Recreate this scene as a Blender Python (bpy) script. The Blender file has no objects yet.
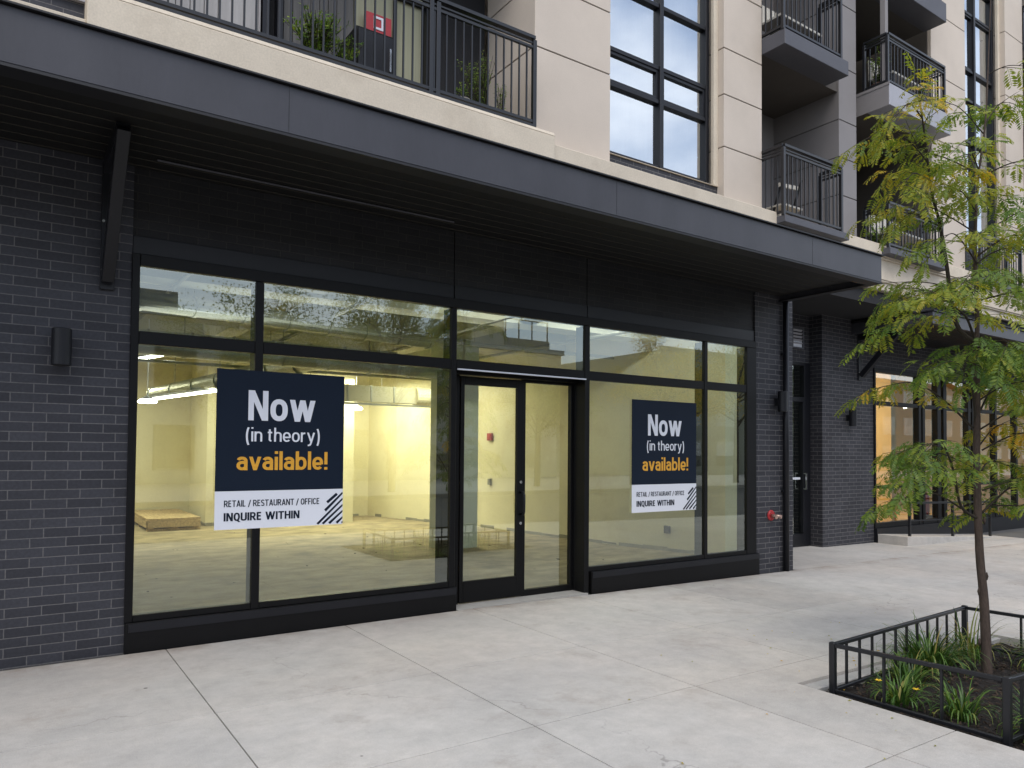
import bpy, bmesh, math, random
from mathutils import Vector, Matrix
R = math.radians
random.seed(7)
scene = bpy.context.scene
COL = scene.collection

# ------------------------------------------------------------------ helpers
def tag(o, label=None, cat=None, group=None, kind=None):
    if label: o['label'] = label
    if cat: o['category'] = cat
    if group: o['group'] = group
    if kind: o['kind'] = kind
    return o

def empty(name, loc, label=None, cat=None, group=None):
    o = bpy.data.objects.new(name, None)
    o.empty_display_size = 0.2
    COL.objects.link(o)
    o.location = loc
    return tag(o, label, cat, group)

def origin_of(o):
    v = Vector((0, 0, 0))
    while o is not None:
        v += o.location
        o = o.parent
    return v

class MB:
    def __init__(s):
        s.v = []; s.f = []; s.t = []
    def face(s, pts, tone=None):
        n = len(s.v); s.v += [tuple(p) for p in pts]; s.f.append(tuple(range(n, n + len(pts))))
        s.t.append(0.5 if tone is None else tone)
    def box(s, x0, x1, y0, y1, z0, z1):
        n = len(s.v)
        s.v += [(x0,y0,z0),(x1,y0,z0),(x1,y1,z0),(x0,y1,z0),(x0,y0,z1),(x1,y0,z1),(x1,y1,z1),(x0,y1,z1)]
        for q in ((0,3,2,1),(4,5,6,7),(0,1,5,4),(1,2,6,5),(2,3,7,6),(3,0,4,7)):
            s.f.append(tuple(n + i for i in q)); s.t.append(0.5)
        return s
    def hexa(s, b, t):                                   # bottom 4 + top 4 corners (counter-clockwise)
        n = len(s.v); s.v += [tuple(p) for p in b] + [tuple(p) for p in t]
        for q in ((0,3,2,1),(4,5,6,7),(0,1,5,4),(1,2,6,5),(2,3,7,6),(3,0,4,7)):
            s.f.append(tuple(n + i for i in q)); s.t.append(0.5)
        return s
    def bar(s, p, q, w, h, up=(0,0,1)):
        p = Vector(p); q = Vector(q); d = (q - p).normalized(); u = Vector(up)
        if abs(d.dot(u)) > 0.98: u = Vector((0,1,0))
        sd = d.cross(u).normalized() * (w/2); uu = sd.cross(d).normalized() * (h/2)
        return s.hexa([p-sd-uu, q-sd-uu, q+sd-uu, p+sd-uu], [p-sd+uu, q-sd+uu, q+sd+uu, p+sd+uu])
    def tube(s, pts, rad, n=8, cap=True):
        pts = [Vector(p) for p in pts]
        if not hasattr(rad, '__len__'): rad = [rad]*len(pts)
        base = len(s.v); prev = None
        for i, p in enumerate(pts):
            d = (pts[min(i+1, len(pts)-1)] - pts[max(i-1, 0)]).normalized()
            if prev is None:
                a = d.orthogonal().normalized()
            else:
                a = (prev - d * prev.dot(d)).normalized()
            prev = a; b = d.cross(a)
            for k in range(n):
                th = 2*math.pi*k/n
                s.v.append(tuple(p + (a*math.cos(th) + b*math.sin(th))*rad[i]))
        for i in range(len(pts)-1):
            for k in range(n):
                k2 = (k+1) % n
                s.f.append((base+i*n+k, base+i*n+k2, base+(i+1)*n+k2, base+(i+1)*n+k)); s.t.append(0.5)
        if cap:
            s.f.append(tuple(base+k for k in reversed(range(n)))); s.t.append(0.5)
            s.f.append(tuple(base+(len(pts)-1)*n+k for k in range(n))); s.t.append(0.5)
        return s
    def build(s, name, mat, parent=None, bev=0.0, smooth=False, tone=False):
        me = bpy.data.meshes.new(name)
        o0 = origin_of(parent) if parent is not None else Vector((0,0,0))
        me.from_pydata([(x-o0.x, y-o0.y, z-o0.z) for x, y, z in s.v], [], s.f)
        if tone:
            at = me.attributes.new('tone', 'FLOAT', 'FACE')
            at.data.foreach_set('value', s.t)
        if bev > 0:
            bm = bmesh.new(); bm.from_mesh(me)
            ed = [e for e in bm.edges if len(e.link_faces) == 2 and e.calc_face_angle(0) > 0.6]
            bmesh.ops.bevel(bm, geom=ed, offset=bev, segments=1, affect='EDGES', profile=0.6, clamp_overlap=True)
            bm.to_mesh(me); bm.free()
        if smooth:
            for p in me.polygons: p.use_smooth = True
        me.materials.append(mat)
        o = bpy.data.objects.new(name, me); COL.objects.link(o)
        if parent is not None: o.parent = parent
        return o

def B(*boxes):
    m = MB()
    for b in boxes: m.box(*b)
    return m

# ------------------------------------------------------------------ materials
def new_mat(name):
    m = bpy.data.materials.new(name); m.use_nodes = True
    nt = m.node_tree; nt.nodes.clear()
    out = nt.nodes.new('ShaderNodeOutputMaterial')
    return m, nt, out
def N(nt, typ, **kw):
    n = nt.nodes.new(typ)
    for k, v in kw.items():
        if k.startswith('i_'):
            n.inputs[k[2:].replace('_', ' ')].default_value = v
        else: setattr(n, k, v)
    return n
def L(nt, a, b): nt.links.new(a, b)
def c4(c): return (c[0], c[1], c[2], 1)

def surf(name, col, rough=0.6, var=0.12, scale=2.5, fine=60, finevar=0.06, bump=0.0, bscale=80, spec=0.4, metal=0.0, stain=None, stainscale=0.7, stretch=None):
    m, nt, out = new_mat(name)
    tc = N(nt, 'ShaderNodeTexCoord'); p = N(nt, 'ShaderNodeBsdfPrincipled')
    vec = tc.outputs['Object']
    if stretch:
        mp = N(nt, 'ShaderNodeMapping'); mp.inputs['Scale'].default_value = stretch
        L(nt, vec, mp.inputs['Vector']); vec = mp.outputs['Vector']
    n1 = N(nt, 'ShaderNodeTexNoise', i_Scale=scale, i_Detail=6.0, i_Roughness=0.6); L(nt, vec, n1.inputs['Vector'])
    n2 = N(nt, 'ShaderNodeTexNoise', i_Scale=fine, i_Detail=3.0); L(nt, vec, n2.inputs['Vector'])
    mx = N(nt, 'ShaderNodeMix', data_type='RGBA', blend_type='MIX')
    r1 = N(nt, 'ShaderNodeMapRange'); r1.inputs['From Min'].default_value = 0.3; r1.inputs['From Max'].default_value = 0.7
    L(nt, n1.outputs['Fac'], r1.inputs['Value'])
    mx.inputs['A'].default_value = c4([c*(1-var) for c in col]); mx.inputs['B'].default_value = c4([min(1, c*(1+var)) for c in col])
    L(nt, r1.outputs['Result'], mx.inputs['Factor'])
    r2 = N(nt, 'ShaderNodeMapRange'); r2.inputs['From Min'].default_value = 0.3; r2.inputs['From Max'].default_value = 0.7
    r2.inputs['To Min'].default_value = 1-finevar; r2.inputs['To Max'].default_value = 1+finevar
    L(nt, n2.outputs['Fac'], r2.inputs['Value'])
    ml = N(nt, 'ShaderNodeVectorMath', operation='SCALE'); L(nt, mx.outputs['Result'], ml.inputs[0]); L(nt, r2.outputs['Result'], ml.inputs['Scale'])
    colout = ml.outputs['Vector']
    if stain:
        n3 = N(nt, 'ShaderNodeTexNoise', i_Scale=stainscale, i_Detail=8.0, i_Roughness=0.65); L(nt, tc.outputs['Object'], n3.inputs['Vector'])
        r3 = N(nt, 'ShaderNodeMapRange'); r3.inputs['From Min'].default_value = 0.52; r3.inputs['From Max'].default_value = 0.72; r3.inputs['To Max'].default_value = stain[1]
        L(nt, n3.outputs['Fac'], r3.inputs['Value'])
        m3 = N(nt, 'ShaderNodeMix', data_type='RGBA'); L(nt, r3.outputs['Result'], m3.inputs['Factor']); L(nt, colout, m3.inputs['A']); m3.inputs['B'].default_value = c4(stain[0])
        colout = m3.outputs['Result']
    L(nt, colout, p.inputs['Base Color'])
    p.inputs['Roughness'].default_value = rough; p.inputs['Metallic'].default_value = metal
    p.inputs['Specular IOR Level'].default_value = spec
    if bump > 0:
        nb = N(nt, 'ShaderNodeTexNoise', i_Scale=bscale, i_Detail=4.0); L(nt, vec, nb.inputs['Vector'])
        bp = N(nt, 'ShaderNodeBump', i_Strength=bump, i_Distance=0.01); L(nt, nb.outputs['Fac'], bp.inputs['Height'])
        L(nt, bp.outputs['Normal'], p.inputs['Normal'])
    L(nt, p.outputs['BSDF'], out.inputs['Surface'])
    return m

def brick_mat(name, c1, c2, mortar, w=0.2285, h=0.0716, ms=0.0040, u0=0.0, v0=0.0):
    m, nt, out = new_mat(name)
    tc = N(nt, 'ShaderNodeTexCoord'); sp = N(nt, 'ShaderNodeSeparateXYZ'); L(nt, tc.outputs['Object'], sp.inputs[0])
    ad = N(nt, 'ShaderNodeMath', operation='ADD'); L(nt, sp.outputs['X'], ad.inputs[0]); L(nt, sp.outputs['Y'], ad.inputs[1])
    a2 = N(nt, 'ShaderNodeMath', operation='ADD'); L(nt, ad.outputs[0], a2.inputs[0]); a2.inputs[1].default_value = u0 + 40*w
    a3 = N(nt, 'ShaderNodeMath', operation='ADD'); L(nt, sp.outputs['Z'], a3.inputs[0]); a3.inputs[1].default_value = v0 + 20*h
    cb = N(nt, 'ShaderNodeCombineXYZ'); L(nt, a2.outputs[0], cb.inputs['X']); L(nt, a3.outputs[0], cb.inputs['Y'])
    # slight waviness of the joints
    wn = N(nt, 'ShaderNodeTexNoise', i_Scale=14.0, i_Detail=2.0); L(nt, tc.outputs['Object'], wn.inputs['Vector'])
    ws = N(nt, 'ShaderNodeVectorMath', operation='SCALE'); ws.inputs['Scale'].default_value = 0.004; L(nt, wn.outputs['Color'], ws.inputs[0])
    wa = N(nt, 'ShaderNodeVectorMath', operation='ADD'); L(nt, cb.outputs[0], wa.inputs[0]); L(nt, ws.outputs['Vector'], wa.inputs[1])
    bt = N(nt, 'ShaderNodeTexBrick'); bt.offset = 0.37; bt.offset_frequency = 2; bt.squash = 1.0
    bt.inputs['Color1'].default_value = c4(c1); bt.inputs['Color2'].default_value = c4(c2); bt.inputs['Mortar'].default_value = c4(mortar)
    bt.inputs['Scale'].default_value = 1.0; bt.inputs['Mortar Size'].default_value = ms; bt.inputs['Mortar Smooth'].default_value = 0.25
    bt.inputs['Brick Width'].default_value = w; bt.inputs['Row Height'].default_value = h; bt.inputs['Bias'].default_value = 0.0
    L(nt, wa.outputs['Vector'], bt.inputs['Vector'])
    n1 = N(nt, 'ShaderNodeTexNoise', i_Scale=45.0, i_Detail=5.0); L(nt, tc.outputs['Object'], n1.inputs['Vector'])
    n4 = N(nt, 'ShaderNodeTexNoise', i_Scale=1.3, i_Detail=4.0); L(nt, tc.outputs['Object'], n4.inputs['Vector'])
    sm = N(nt, 'ShaderNodeMath', operation='ADD'); L(nt, n1.outputs['Fac'], sm.inputs[0]); L(nt, n4.outputs['Fac'], sm.inputs[1])
    r2 = N(nt, 'ShaderNodeMapRange'); r2.inputs['From Min'].default_value = 0.7; r2.inputs['From Max'].default_value = 1.3; r2.inputs['To Min'].default_value = 0.78; r2.inputs['To Max'].default_value = 1.25
    L(nt, sm.outputs[0], r2.inputs['Value'])
    ml = N(nt, 'ShaderNodeVectorMath', operation='SCALE'); L(nt, bt.outputs['Color'], ml.inputs[0]); L(nt, r2.outputs['Result'], ml.inputs['Scale'])
    p = N(nt, 'ShaderNodeBsdfPrincipled', i_Roughness=0.62); p.inputs['Specular IOR Level'].default_value = 0.35
    L(nt, ml.outputs['Vector'], p.inputs['Base Color'])
    hh = N(nt, 'ShaderNodeMath', operation='MULTIPLY_ADD'); L(nt, bt.outputs['Fac'], hh.inputs[0]); hh.inputs[1].default_value = -1.0
    ns = N(nt, 'ShaderNodeMath', operation='MULTIPLY'); L(nt, n1.outputs['Fac'], ns.inputs[0]); ns.inputs[1].default_value = 0.5
    L(nt, ns.outputs[0], hh.inputs[2])
    bp = N(nt, 'ShaderNodeBump', i_Strength=0.55, i_Distance=0.006); L(nt, hh.outputs[0], bp.inputs['Height'])
    L(nt, bp.outputs['Normal'], p.inputs['Normal']); L(nt, p.outputs['BSDF'], out.inputs['Surface'])
    return m

def glass_mat(name, tint=(0.86, 0.92, 0.85), refl=0.10, ior=1.55, gain=1.6, glosstint=(1, 1, 1), wave=0.0):
    m, nt, out = new_mat(name)
    tr = N(nt, 'ShaderNodeBsdfTransparent'); tr.inputs['Color'].default_value = c4(tint)
    gl = N(nt, 'ShaderNodeBsdfGlossy'); gl.inputs['Roughness'].default_value = 0.0; gl.inputs['Color'].default_value = c4(glosstint)
    fr = N(nt, 'ShaderNodeFresnel'); fr.inputs['IOR'].default_value = ior
    if wave > 0:
        tc = N(nt, 'ShaderNodeTexCoord'); nz = N(nt, 'ShaderNodeTexNoise', i_Scale=1.1, i_Detail=1.0); L(nt, tc.outputs['Object'], nz.inputs['Vector'])
        bp = N(nt, 'ShaderNodeBump', i_Strength=wave, i_Distance=0.01); L(nt, nz.outputs['Fac'], bp.inputs['Height']); L(nt, bp.outputs['Normal'], gl.inputs['Normal'])
    ma = N(nt, 'ShaderNodeMath', operation='MULTIPLY_ADD', use_clamp=True); L(nt, fr.outputs[0], ma.inputs[0]); ma.inputs[1].default_value = gain; ma.inputs[2].default_value = refl
    mx = N(nt, 'ShaderNodeMixShader'); L(nt, ma.outputs[0], mx.inputs['Fac']); L(nt, tr.outputs[0], mx.inputs[1]); L(nt, gl.outputs[0], mx.inputs[2])
    L(nt, mx.outputs[0], out.inputs['Surface'])
    return m

def leaf_mat(name, stops, trans=0.35):
    m, nt, out = new_mat(name)
    at = N(nt, 'ShaderNodeAttribute', attribute_name='tone')
    cr = N(nt, 'ShaderNodeValToRGB'); el = cr.color_ramp.elements
    el[0].position, el[0].color = stops[0][0], c4(stops[0][1]); el[1].position, el[1].color = stops[-1][0], c4(stops[-1][1])
    for ps, c in stops[1:-1]:
        e = el.new(ps); e.color = c4(c)
    L(nt, at.outputs['Fac'], cr.inputs['Fac'])
    p = N(nt, 'ShaderNodeBsdfPrincipled', i_Roughness=0.45); p.inputs['Specular IOR Level'].default_value = 0.35; L(nt, cr.outputs['Color'], p.inputs['Base Color'])
    tl = N(nt, 'ShaderNodeBsdfTranslucent'); sc = N(nt, 'ShaderNodeMix', data_type='RGBA', blend_type='MULTIPLY'); sc.inputs['Factor'].default_value = 1.0
    L(nt, cr.outputs['Color'], sc.inputs['A']); sc.inputs['B'].default_value = (1.6, 1.5, 0.7, 1); L(nt, sc.outputs['Result'], tl.inputs['Color'])
    mx = N(nt, 'ShaderNodeMixShader'); mx.inputs['Fac'].default_value = trans
    L(nt, p.outputs['BSDF'], mx.inputs[1]); L(nt, tl.outputs['BSDF'], mx.inputs[2]); L(nt, mx.outputs[0], out.inputs['Surface'])
    return m

def emit_mat(name, col, st):
    m, nt, out = new_mat(name)
    e = N(nt, 'ShaderNodeEmission'); e.inputs['Color'].default_value = c4(col); e.inputs['Strength'].default_value = st
    L(nt, e.outputs[0], out.inputs['Surface']); return m

def concrete_walk():
    m, nt, out = new_mat('pavement_concrete')
    tc = N(nt, 'ShaderNodeTexCoord'); ge = N(nt, 'ShaderNodeNewGeometry'); p = N(nt, 'ShaderNodeBsdfPrincipled', i_Roughness=0.78)
    p.inputs['Specular IOR Level'].default_value = 0.3
    V = tc.outputs['Object']
    def noise(s, d=6.0, r=0.6):
        n = N(nt, 'ShaderNodeTexNoise', i_Scale=s, i_Detail=d, i_Roughness=r); L(nt, V, n.inputs['Vector']); return n.outputs['Fac']
    def rng(x, a, b, c, d):
        r = N(nt, 'ShaderNodeMapRange'); L(nt, x, r.inputs['Value'])
        for k, v in zip(('From Min', 'From Max', 'To Min', 'To Max'), (a, b, c, d)): r.inputs[k].default_value = v
        return r.outputs['Result']
    def mul(a, b):
        n = N(nt, 'ShaderNodeMath', operation='MULTIPLY'); L(nt, a, n.inputs[0]); L(nt, b, n.inputs[1]); return n.outputs[0]
    f = rng(ge.outputs['Random Per Island'], 0, 1, 0.94, 1.05)
    f = mul(f, rng(noise(0.9), 0.3, 0.7, 0.86, 1.10))
    f = mul(f, rng(noise(5.0, 10.0, 0.78), 0.3, 0.7, 0.84, 1.12))
    f = mul(f, rng(noise(140.0, 3.0), 0.3, 0.7, 0.90, 1.09))
    mx = N(nt, 'ShaderNodeMix', data_type='RGBA')
    mx.inputs['A'].default_value = (0.445, 0.428, 0.402, 1); mx.inputs['B'].default_value = (0.42, 0.388, 0.35, 1)
    L(nt, rng(noise(0.45, 5.0), 0.4, 0.65, 0, 1), mx.inputs['Factor'])
    sc = N(nt, 'ShaderNodeVectorMath', operation='SCALE'); L(nt, mx.outputs['Result'], sc.inputs[0]); L(nt, f, sc.inputs['Scale'])
    # brown stains and grey smears
    st = N(nt, 'ShaderNodeMix', data_type='RGBA'); L(nt, rng(noise(1.5, 12.0, 0.78), 0.54, 0.76, 0, 0.6), st.inputs['Factor'])
    L(nt, sc.outputs['Vector'], st.inputs['A']); st.inputs['B'].default_value = (0.23, 0.19, 0.155, 1)
    # small dark specks
    vo = N(nt, 'ShaderNodeTexVoronoi', i_Scale=1.7, i_Randomness=1.0); L(nt, V, vo.inputs['Vector'])
    sp = N(nt, 'ShaderNodeMix', data_type='RGBA'); L(nt, rng(vo.outputs['Distance'], 0.018, 0.026, 0.8, 0.0), sp.inputs['Factor'])
    L(nt, st.outputs['Result'], sp.inputs['A']); sp.inputs['B'].default_value = (0.06, 0.055, 0.05, 1)
    # hairline cracks
    vc = N(nt, 'ShaderNodeTexVoronoi', feature='DISTANCE_TO_EDGE', i_Scale=0.33)
    wv = N(nt, 'ShaderNodeVectorMath', operation='ADD'); nn = N(nt, 'ShaderNodeTexNoise', i_Scale=2.2, i_Detail=6.0); L(nt, V, nn.inputs['Vector'])
    L(nt, V, wv.inputs[0]); L(nt, nn.outputs['Color'], wv.inputs[1]); L(nt, wv.outputs['Vector'], vc.inputs['Vector'])
    ck = mul(rng(vc.outputs['Distance'], 0.0, 0.0035, 0.55, 0.0), rng(noise(0.6, 2.0), 0.5, 0.6, 0, 1))
    cm = N(nt, 'ShaderNodeMix', data_type='RGBA'); L(nt, ck, cm.inputs['Factor']); L(nt, sp.outputs['Result'], cm.inputs['A']); cm.inputs['B'].default_value = (0.15, 0.14, 0.13, 1)
    # brown dust swept against the foot of the building
    sx = N(nt, 'ShaderNodeSeparateXYZ'); L(nt, V, sx.inputs[0])
    dm = mul(rng(sx.outputs['Y'], 6.18, 6.44, 0, 1), rng(noise(3.5, 8.0, 0.7), 0.40, 0.62, 0, 0.7))
    dn = N(nt, 'ShaderNodeMix', data_type='RGBA'); L(nt, dm, dn.inputs['Factor']); L(nt, cm.outputs['Result'], dn.inputs['A']); dn.inputs['B'].default_value = (0.24, 0.19, 0.15, 1)
    lim = N(nt, 'ShaderNodeMath', operation='LESS_THAN'); L(nt, sx.outputs['Y'], lim.inputs[0]); lim.inputs[1].default_value = 6.47
    fx_ = N(nt, 'ShaderNodeMix', data_type='RGBA'); L(nt, lim.outputs[0], fx_.inputs['Factor']); L(nt, cm.outputs['Result'], fx_.inputs['A']); L(nt, dn.outputs['Result'], fx_.inputs['B'])
    L(nt, fx_.outputs['Result'], p.inputs['Base Color'])
    nb = N(nt, 'ShaderNodeTexNoise', i_Scale=110.0, i_Detail=4.0); mp = N(nt, 'ShaderNodeMapping'); mp.inputs['Scale'].default_value = (1, 0.25, 1)
    L(nt, V, mp.inputs['Vector']); L(nt, mp.outputs['Vector'], nb.inputs['Vector'])
    bp = N(nt, 'ShaderNodeBump', i_Strength=0.3, i_Distance=0.004); L(nt, nb.outputs['Fac'], bp.inputs['Height']); L(nt, bp.outputs['Normal'], p.inputs['Normal'])
    L(nt, p.outputs['BSDF'], out.inputs['Surface']); return m

m_walk = concrete_walk()
m_joint = surf('joint_filler', (0.07, 0.066, 0.06), 0.9)
m_brick = brick_mat('dark_brick', (0.025, 0.0255, 0.032), (0.040, 0.041, 0.050), (0.115, 0.111, 0.112))
m_brick_shade = brick_mat('shaded_header_brick', (0.012, 0.012, 0.014), (0.018, 0.018, 0.020), (0.030, 0.028, 0.026))  # dark brick again, with the shade under the canopy put into its colours
m_brick2 = brick_mat('dark_brick_pier', (0.025, 0.025, 0.031), (0.040, 0.040, 0.047), (0.15, 0.144, 0.142), u0=0.1)
m_fascia = surf('charcoal_fascia_paint', (0.042, 0.042, 0.050), 0.42, 0.12, 1.5, 30, 0.04, spec=0.4, stretch=(2.2, 2.2, .5), stain=((0.06, 0.06, 0.068), 0.4), stainscale=1.8)
m_flash = surf('black_flashing', (0.012, 0.012, 0.014), 0.5)
m_soffit = surf('black_soffit_board', (0.005, 0.0048, 0.0045), 0.6, 0.2, 2, stretch=(0.3, 3, 3))
m_soffback = surf('soffit_gap_board', (0.05, 0.044, 0.035), 0.8)
m_alu = surf('black_aluminium', (0.0045, 0.0045, 0.005), 0.45, 0.15, 3, 50, 0.05, spec=0.2)
m_alu2 = surf('dark_grey_aluminium', (0.010, 0.0105, 0.0135), 0.4, 0.12, spec=0.3)
m_cream = surf('cream_limestone', (0.57, 0.495, 0.42), 0.8, 0.07, 0.9, 90, 0.05, bump=0.12, bscale=160, stain=((0.44, 0.38, 0.32), 0.35), stainscale=0.5)
m_ledge = surf('cream_ledge_stone', (0.60, 0.525, 0.42), 0.8, 0.08, 2.5, 60, 0.07, bump=0.18, bscale=120, stain=((0.40, 0.33, 0.25), 0.35), stainscale=2.2)
m_taupe = surf('taupe_panel', (0.22, 0.205, 0.203), 0.65, 0.06, 1.2, 80, 0.03)
m_overhang = surf('brown_overhang_plaster', (0.26, 0.22, 0.185), 0.8, 0.06)
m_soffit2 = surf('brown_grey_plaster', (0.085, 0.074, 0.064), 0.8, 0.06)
m_slab = surf('grey_balcony_slab', (0.078, 0.078, 0.09), 0.55, 0.08)
m_slabpale = surf('pale_grey_balcony_fascia', (0.33, 0.33, 0.36), 0.5, 0.06)
m_rail = surf('charcoal_railing_paint', (0.009, 0.0095, 0.012), 0.38, 0.1, spec=0.5)
m_glass = glass_mat('shopfront_glass', (0.76, 0.865, 0.86), 0.12, 1.55, 1.7, (0.91, 1.0, 0.95))
m_upglass = glass_mat('upper_window_glass', (0.86, 0.91, 0.97), 0.47, 1.7, 1.0, (0.92, 0.97, 1.0))
m_blind = surf('pale_blind', (0.82, 0.84, 0.86), 0.9, 0.05, 1.5, stretch=(6, 1, 0.4))
m_balglass = glass_mat('balcony_door_glass', (0.7, 0.78, 0.8), 0.12, 1.6, 1.3)
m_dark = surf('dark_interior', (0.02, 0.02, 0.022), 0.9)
m_intwall = surf('interior_plaster', (0.76, 0.71, 0.52), 0.9, 0.07, 0.8, 40, 0.03, stain=((0.56, 0.48, 0.30), 0.7), stainscale=0.8)
m_intfloor = surf('interior_screed', (0.32, 0.265, 0.17), 0.75, 0.4, 2.2, 50, 0.2, stain=((0.15, 0.12, 0.08), 0.9), stainscale=1.5, stretch=(1, 1.6, 1))
m_intceil = surf('interior_concrete_ceiling', (0.52, 0.50, 0.40), 0.9, 0.1, 1.0, stain=((0.34, 0.31, 0.22), 0.4))
m_intcol = surf('interior_column_paint', (0.70, 0.74, 0.64), 0.85, 0.08, 1.0)
m_galv = surf('galvanised_duct', (0.42, 0.43, 0.40), 0.38, 0.15, 4, metal=0.75)
m_pipe = surf('painted_pipe', (0.30, 0.29, 0.24), 0.5, 0.2)
m_wood = surf('pale_pallet_wood', (0.46, 0.35, 0.20), 0.8, 0.3, 3, 40, 0.12, stretch=(8, 1, 8))
m_tube = emit_mat('lit_lamp', (1.0, 0.93, 0.70), 14.0)
m_navy = surf('navy_print', (0.0070, 0.0135, 0.027), 0.55, 0.04, spec=0.15)
m_white = surf('white_print', (0.72, 0.74, 0.80), 0.45, 0.02, 1, 60, 0.01)
m_orange = surf('amber_print', (0.72, 0.36, 0.035), 0.45, 0.03)
m_red = surf('red_enamel', (0.42, 0.030, 0.035), 0.4, 0.15)
m_brass = surf('worn_brass_cap', (0.50, 0.34, 0.28), 0.35, 0.2, 20, metal=0.7)
m_silver = surf('polished_steel', (0.6, 0.6, 0.6), 0.25, metal=1.0)
m_bark = surf('brown_bark', (0.060, 0.043, 0.034), 0.9, 0.3, 12, 90, 0.2, bump=0.6, bscale=60, stretch=(1, 1, 0.3))
m_twig = surf('dark_twig', (0.035, 0.028, 0.020), 0.9, 0.2)
m_leaf = leaf_mat('locust_leaflet', [(0, (0.045, 0.10, 0.024)), (0.3, (0.10, 0.175, 0.032)), (0.55, (0.20, 0.25, 0.034)), (0.8, (0.36, 0.31, 0.036)), (1.0, (0.52, 0.30, 0.025))], 0.45)
m_grass = leaf_mat('strap_leaf', [(0, (0.020, 0.052, 0.012)), (0.5, (0.070, 0.150, 0.026)), (0.85, (0.16, 0.24, 0.05)), (1.0, (0.34, 0.26, 0.09))], 0.25)
m_bush = leaf_mat('balcony_leaf', [(0, (0.04, 0.09, 0.012)), (0.5, (0.13, 0.24, 0.03)), (1, (0.30, 0.38, 0.07))], 0.3)
m_fartree = leaf_mat('street_tree_leaf', [(0, (0.08, 0.11, 0.035)), (0.5, (0.19, 0.22, 0.06)), (0.8, (0.45, 0.34, 0.06)), (1, (0.6, 0.38, 0.05))], 0.5)
m_flower = surf('yellow_petal', (0.75, 0.50, 0.03), 0.5)
m_mulch = surf('dark_bark_mulch', (0.011, 0.008, 0.0065), 0.95, 0.5, 18, 120, 0.4, bump=1.0, bscale=50)
m_chip = surf('mulch_chip', (0.036, 0.023, 0.015), 0.9, 0.6, 5)
m_asphalt = surf('asphalt', (0.085, 0.085, 0.085), 0.9, 0.15, 2, 150, 0.2)
m_kerb = surf('kerb_concrete', (0.33, 0.32, 0.30), 0.85, 0.1, 3, bump=0.2)
m_plankgrey = surf('pale_grey_boards', (0.42, 0.40, 0.385), 0.7, 0.1, 3, stretch=(8, 8, 0.4))
m_plankdark = surf('dark_weathered_boards', (0.105, 0.10, 0.095), 0.8, 0.25, 3, stretch=(9, 9, 0.3))
m_curtain = surf('olive_curtain', (0.33, 0.32, 0.22), 0.9, 0.1, 3, stretch=(9, 9, 0.2))
m_oppwall = surf('tan_render', (0.46, 0.45, 0.39), 0.85, 0.1, 0.5)
m_oppgrey = surf('grey_render', (0.23, 0.24, 0.23), 0.85, 0.1, 0.5)
m_terra = surf('terracotta', (0.24, 0.13, 0.09), 0.8)
m_olive = surf('olive_brick_far', (0.30, 0.30, 0.24), 0.85, 0.12, 0.4)
m_stonepot = surf('pale_stone_pot', (0.42, 0.39, 0.34), 0.8)
m_cushion = surf('cream_slats', (0.55, 0.52, 0.46), 0.7)
m_warmwall = surf('warm_plaster', (0.78, 0.62, 0.36), 0.85, 0.05)
m_warmfloor = surf('warm_timber_floor', (0.52, 0.36, 0.20), 0.5, 0.15, 4, stretch=(1, 8, 1))
m_jar = surf('shelf_goods_blue_white', (0.6, 0.62, 0.66), 0.5)

# ------------------------------------------------------------------ ground
def gz(x): return -0.0115*max(0.0, x-4.0)

street = MB()
street.face([(-400,-400,-0.16),(400,-400,-0.16),(400,400,-0.16),(-400,400,-0.16)])
# keep the near road just in front of the kerb and fold a little lower to the right like the pavement
tag(street.build('street', m_asphalt), kind='structure')

tag(B((-60, 140, -23.8, -11.5, -.4, -.02)).build('far_sidewalk', m_kerb), kind='structure')
xs = [-9.0, -7.6, -6.1, -4.6, -3.2, -1.75, -0.35, 1.07, 2.57, 3.93, 5.29, 6.70, 8.12, 9.55, 10.95, 12.4, 13.85, 15.3, 16.75, 18.2, 19.65, 21.1, 22.6, 24.1, 25.6, 27.1, 28.6, 30.1, 31.6]
ys = [-0.60, 0.75, 2.12, 3.50, 4.73, 6.44]
HX0, HX1, HY0, HY1 = 4.60, 7.50, 1.15, 3.17          # opening for the tree bed
g = 0.0036
walk = MB()
def slab(x0, x1, y0, y1):
    if x1-x0 < 0.03 or y1-y0 < 0.03: return
    b = [(x0,y0,gz(x0)-0.14),(x1,y0,gz(x1)-0.14),(x1,y1,gz(x1)-0.14),(x0,y1,gz(x0)-0.14)]
    walk.hexa(b, [(x,y,z+0.14) for x,y,z in b])
for i in range(len(xs)-1):
    for j in range(len(ys)-1):
        x0, x1, y0, y1 = xs[i]+g, xs[i+1]-g, ys[j]+g, ys[j+1]-g
        if x1 <= HX0 or x0 >= HX1 or y1 <= HY0 or y0 >= HY1: slab(x0,x1,y0,y1); continue
        yy0, yy1 = max(y0,HY0), min(y1,HY1)
        slab(x0,x1,y0,yy0); slab(x0,x1,yy1,y1)
        slab(x0,min(x1,HX0),yy0,yy1); slab(max(x0,HX1),x1,yy0,yy1)
for i in range(len(xs)-1):                            # strip that runs back into the recess past the brick pillar
    if xs[i+1] > 9.36:
        slab(max(xs[i]+g, 9.36), xs[i+1]-g, 6.44+g, 8.6)
tag(walk.build('sidewalk', m_walk, bev=0.0015), kind='structure')
fill = MB()
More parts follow.
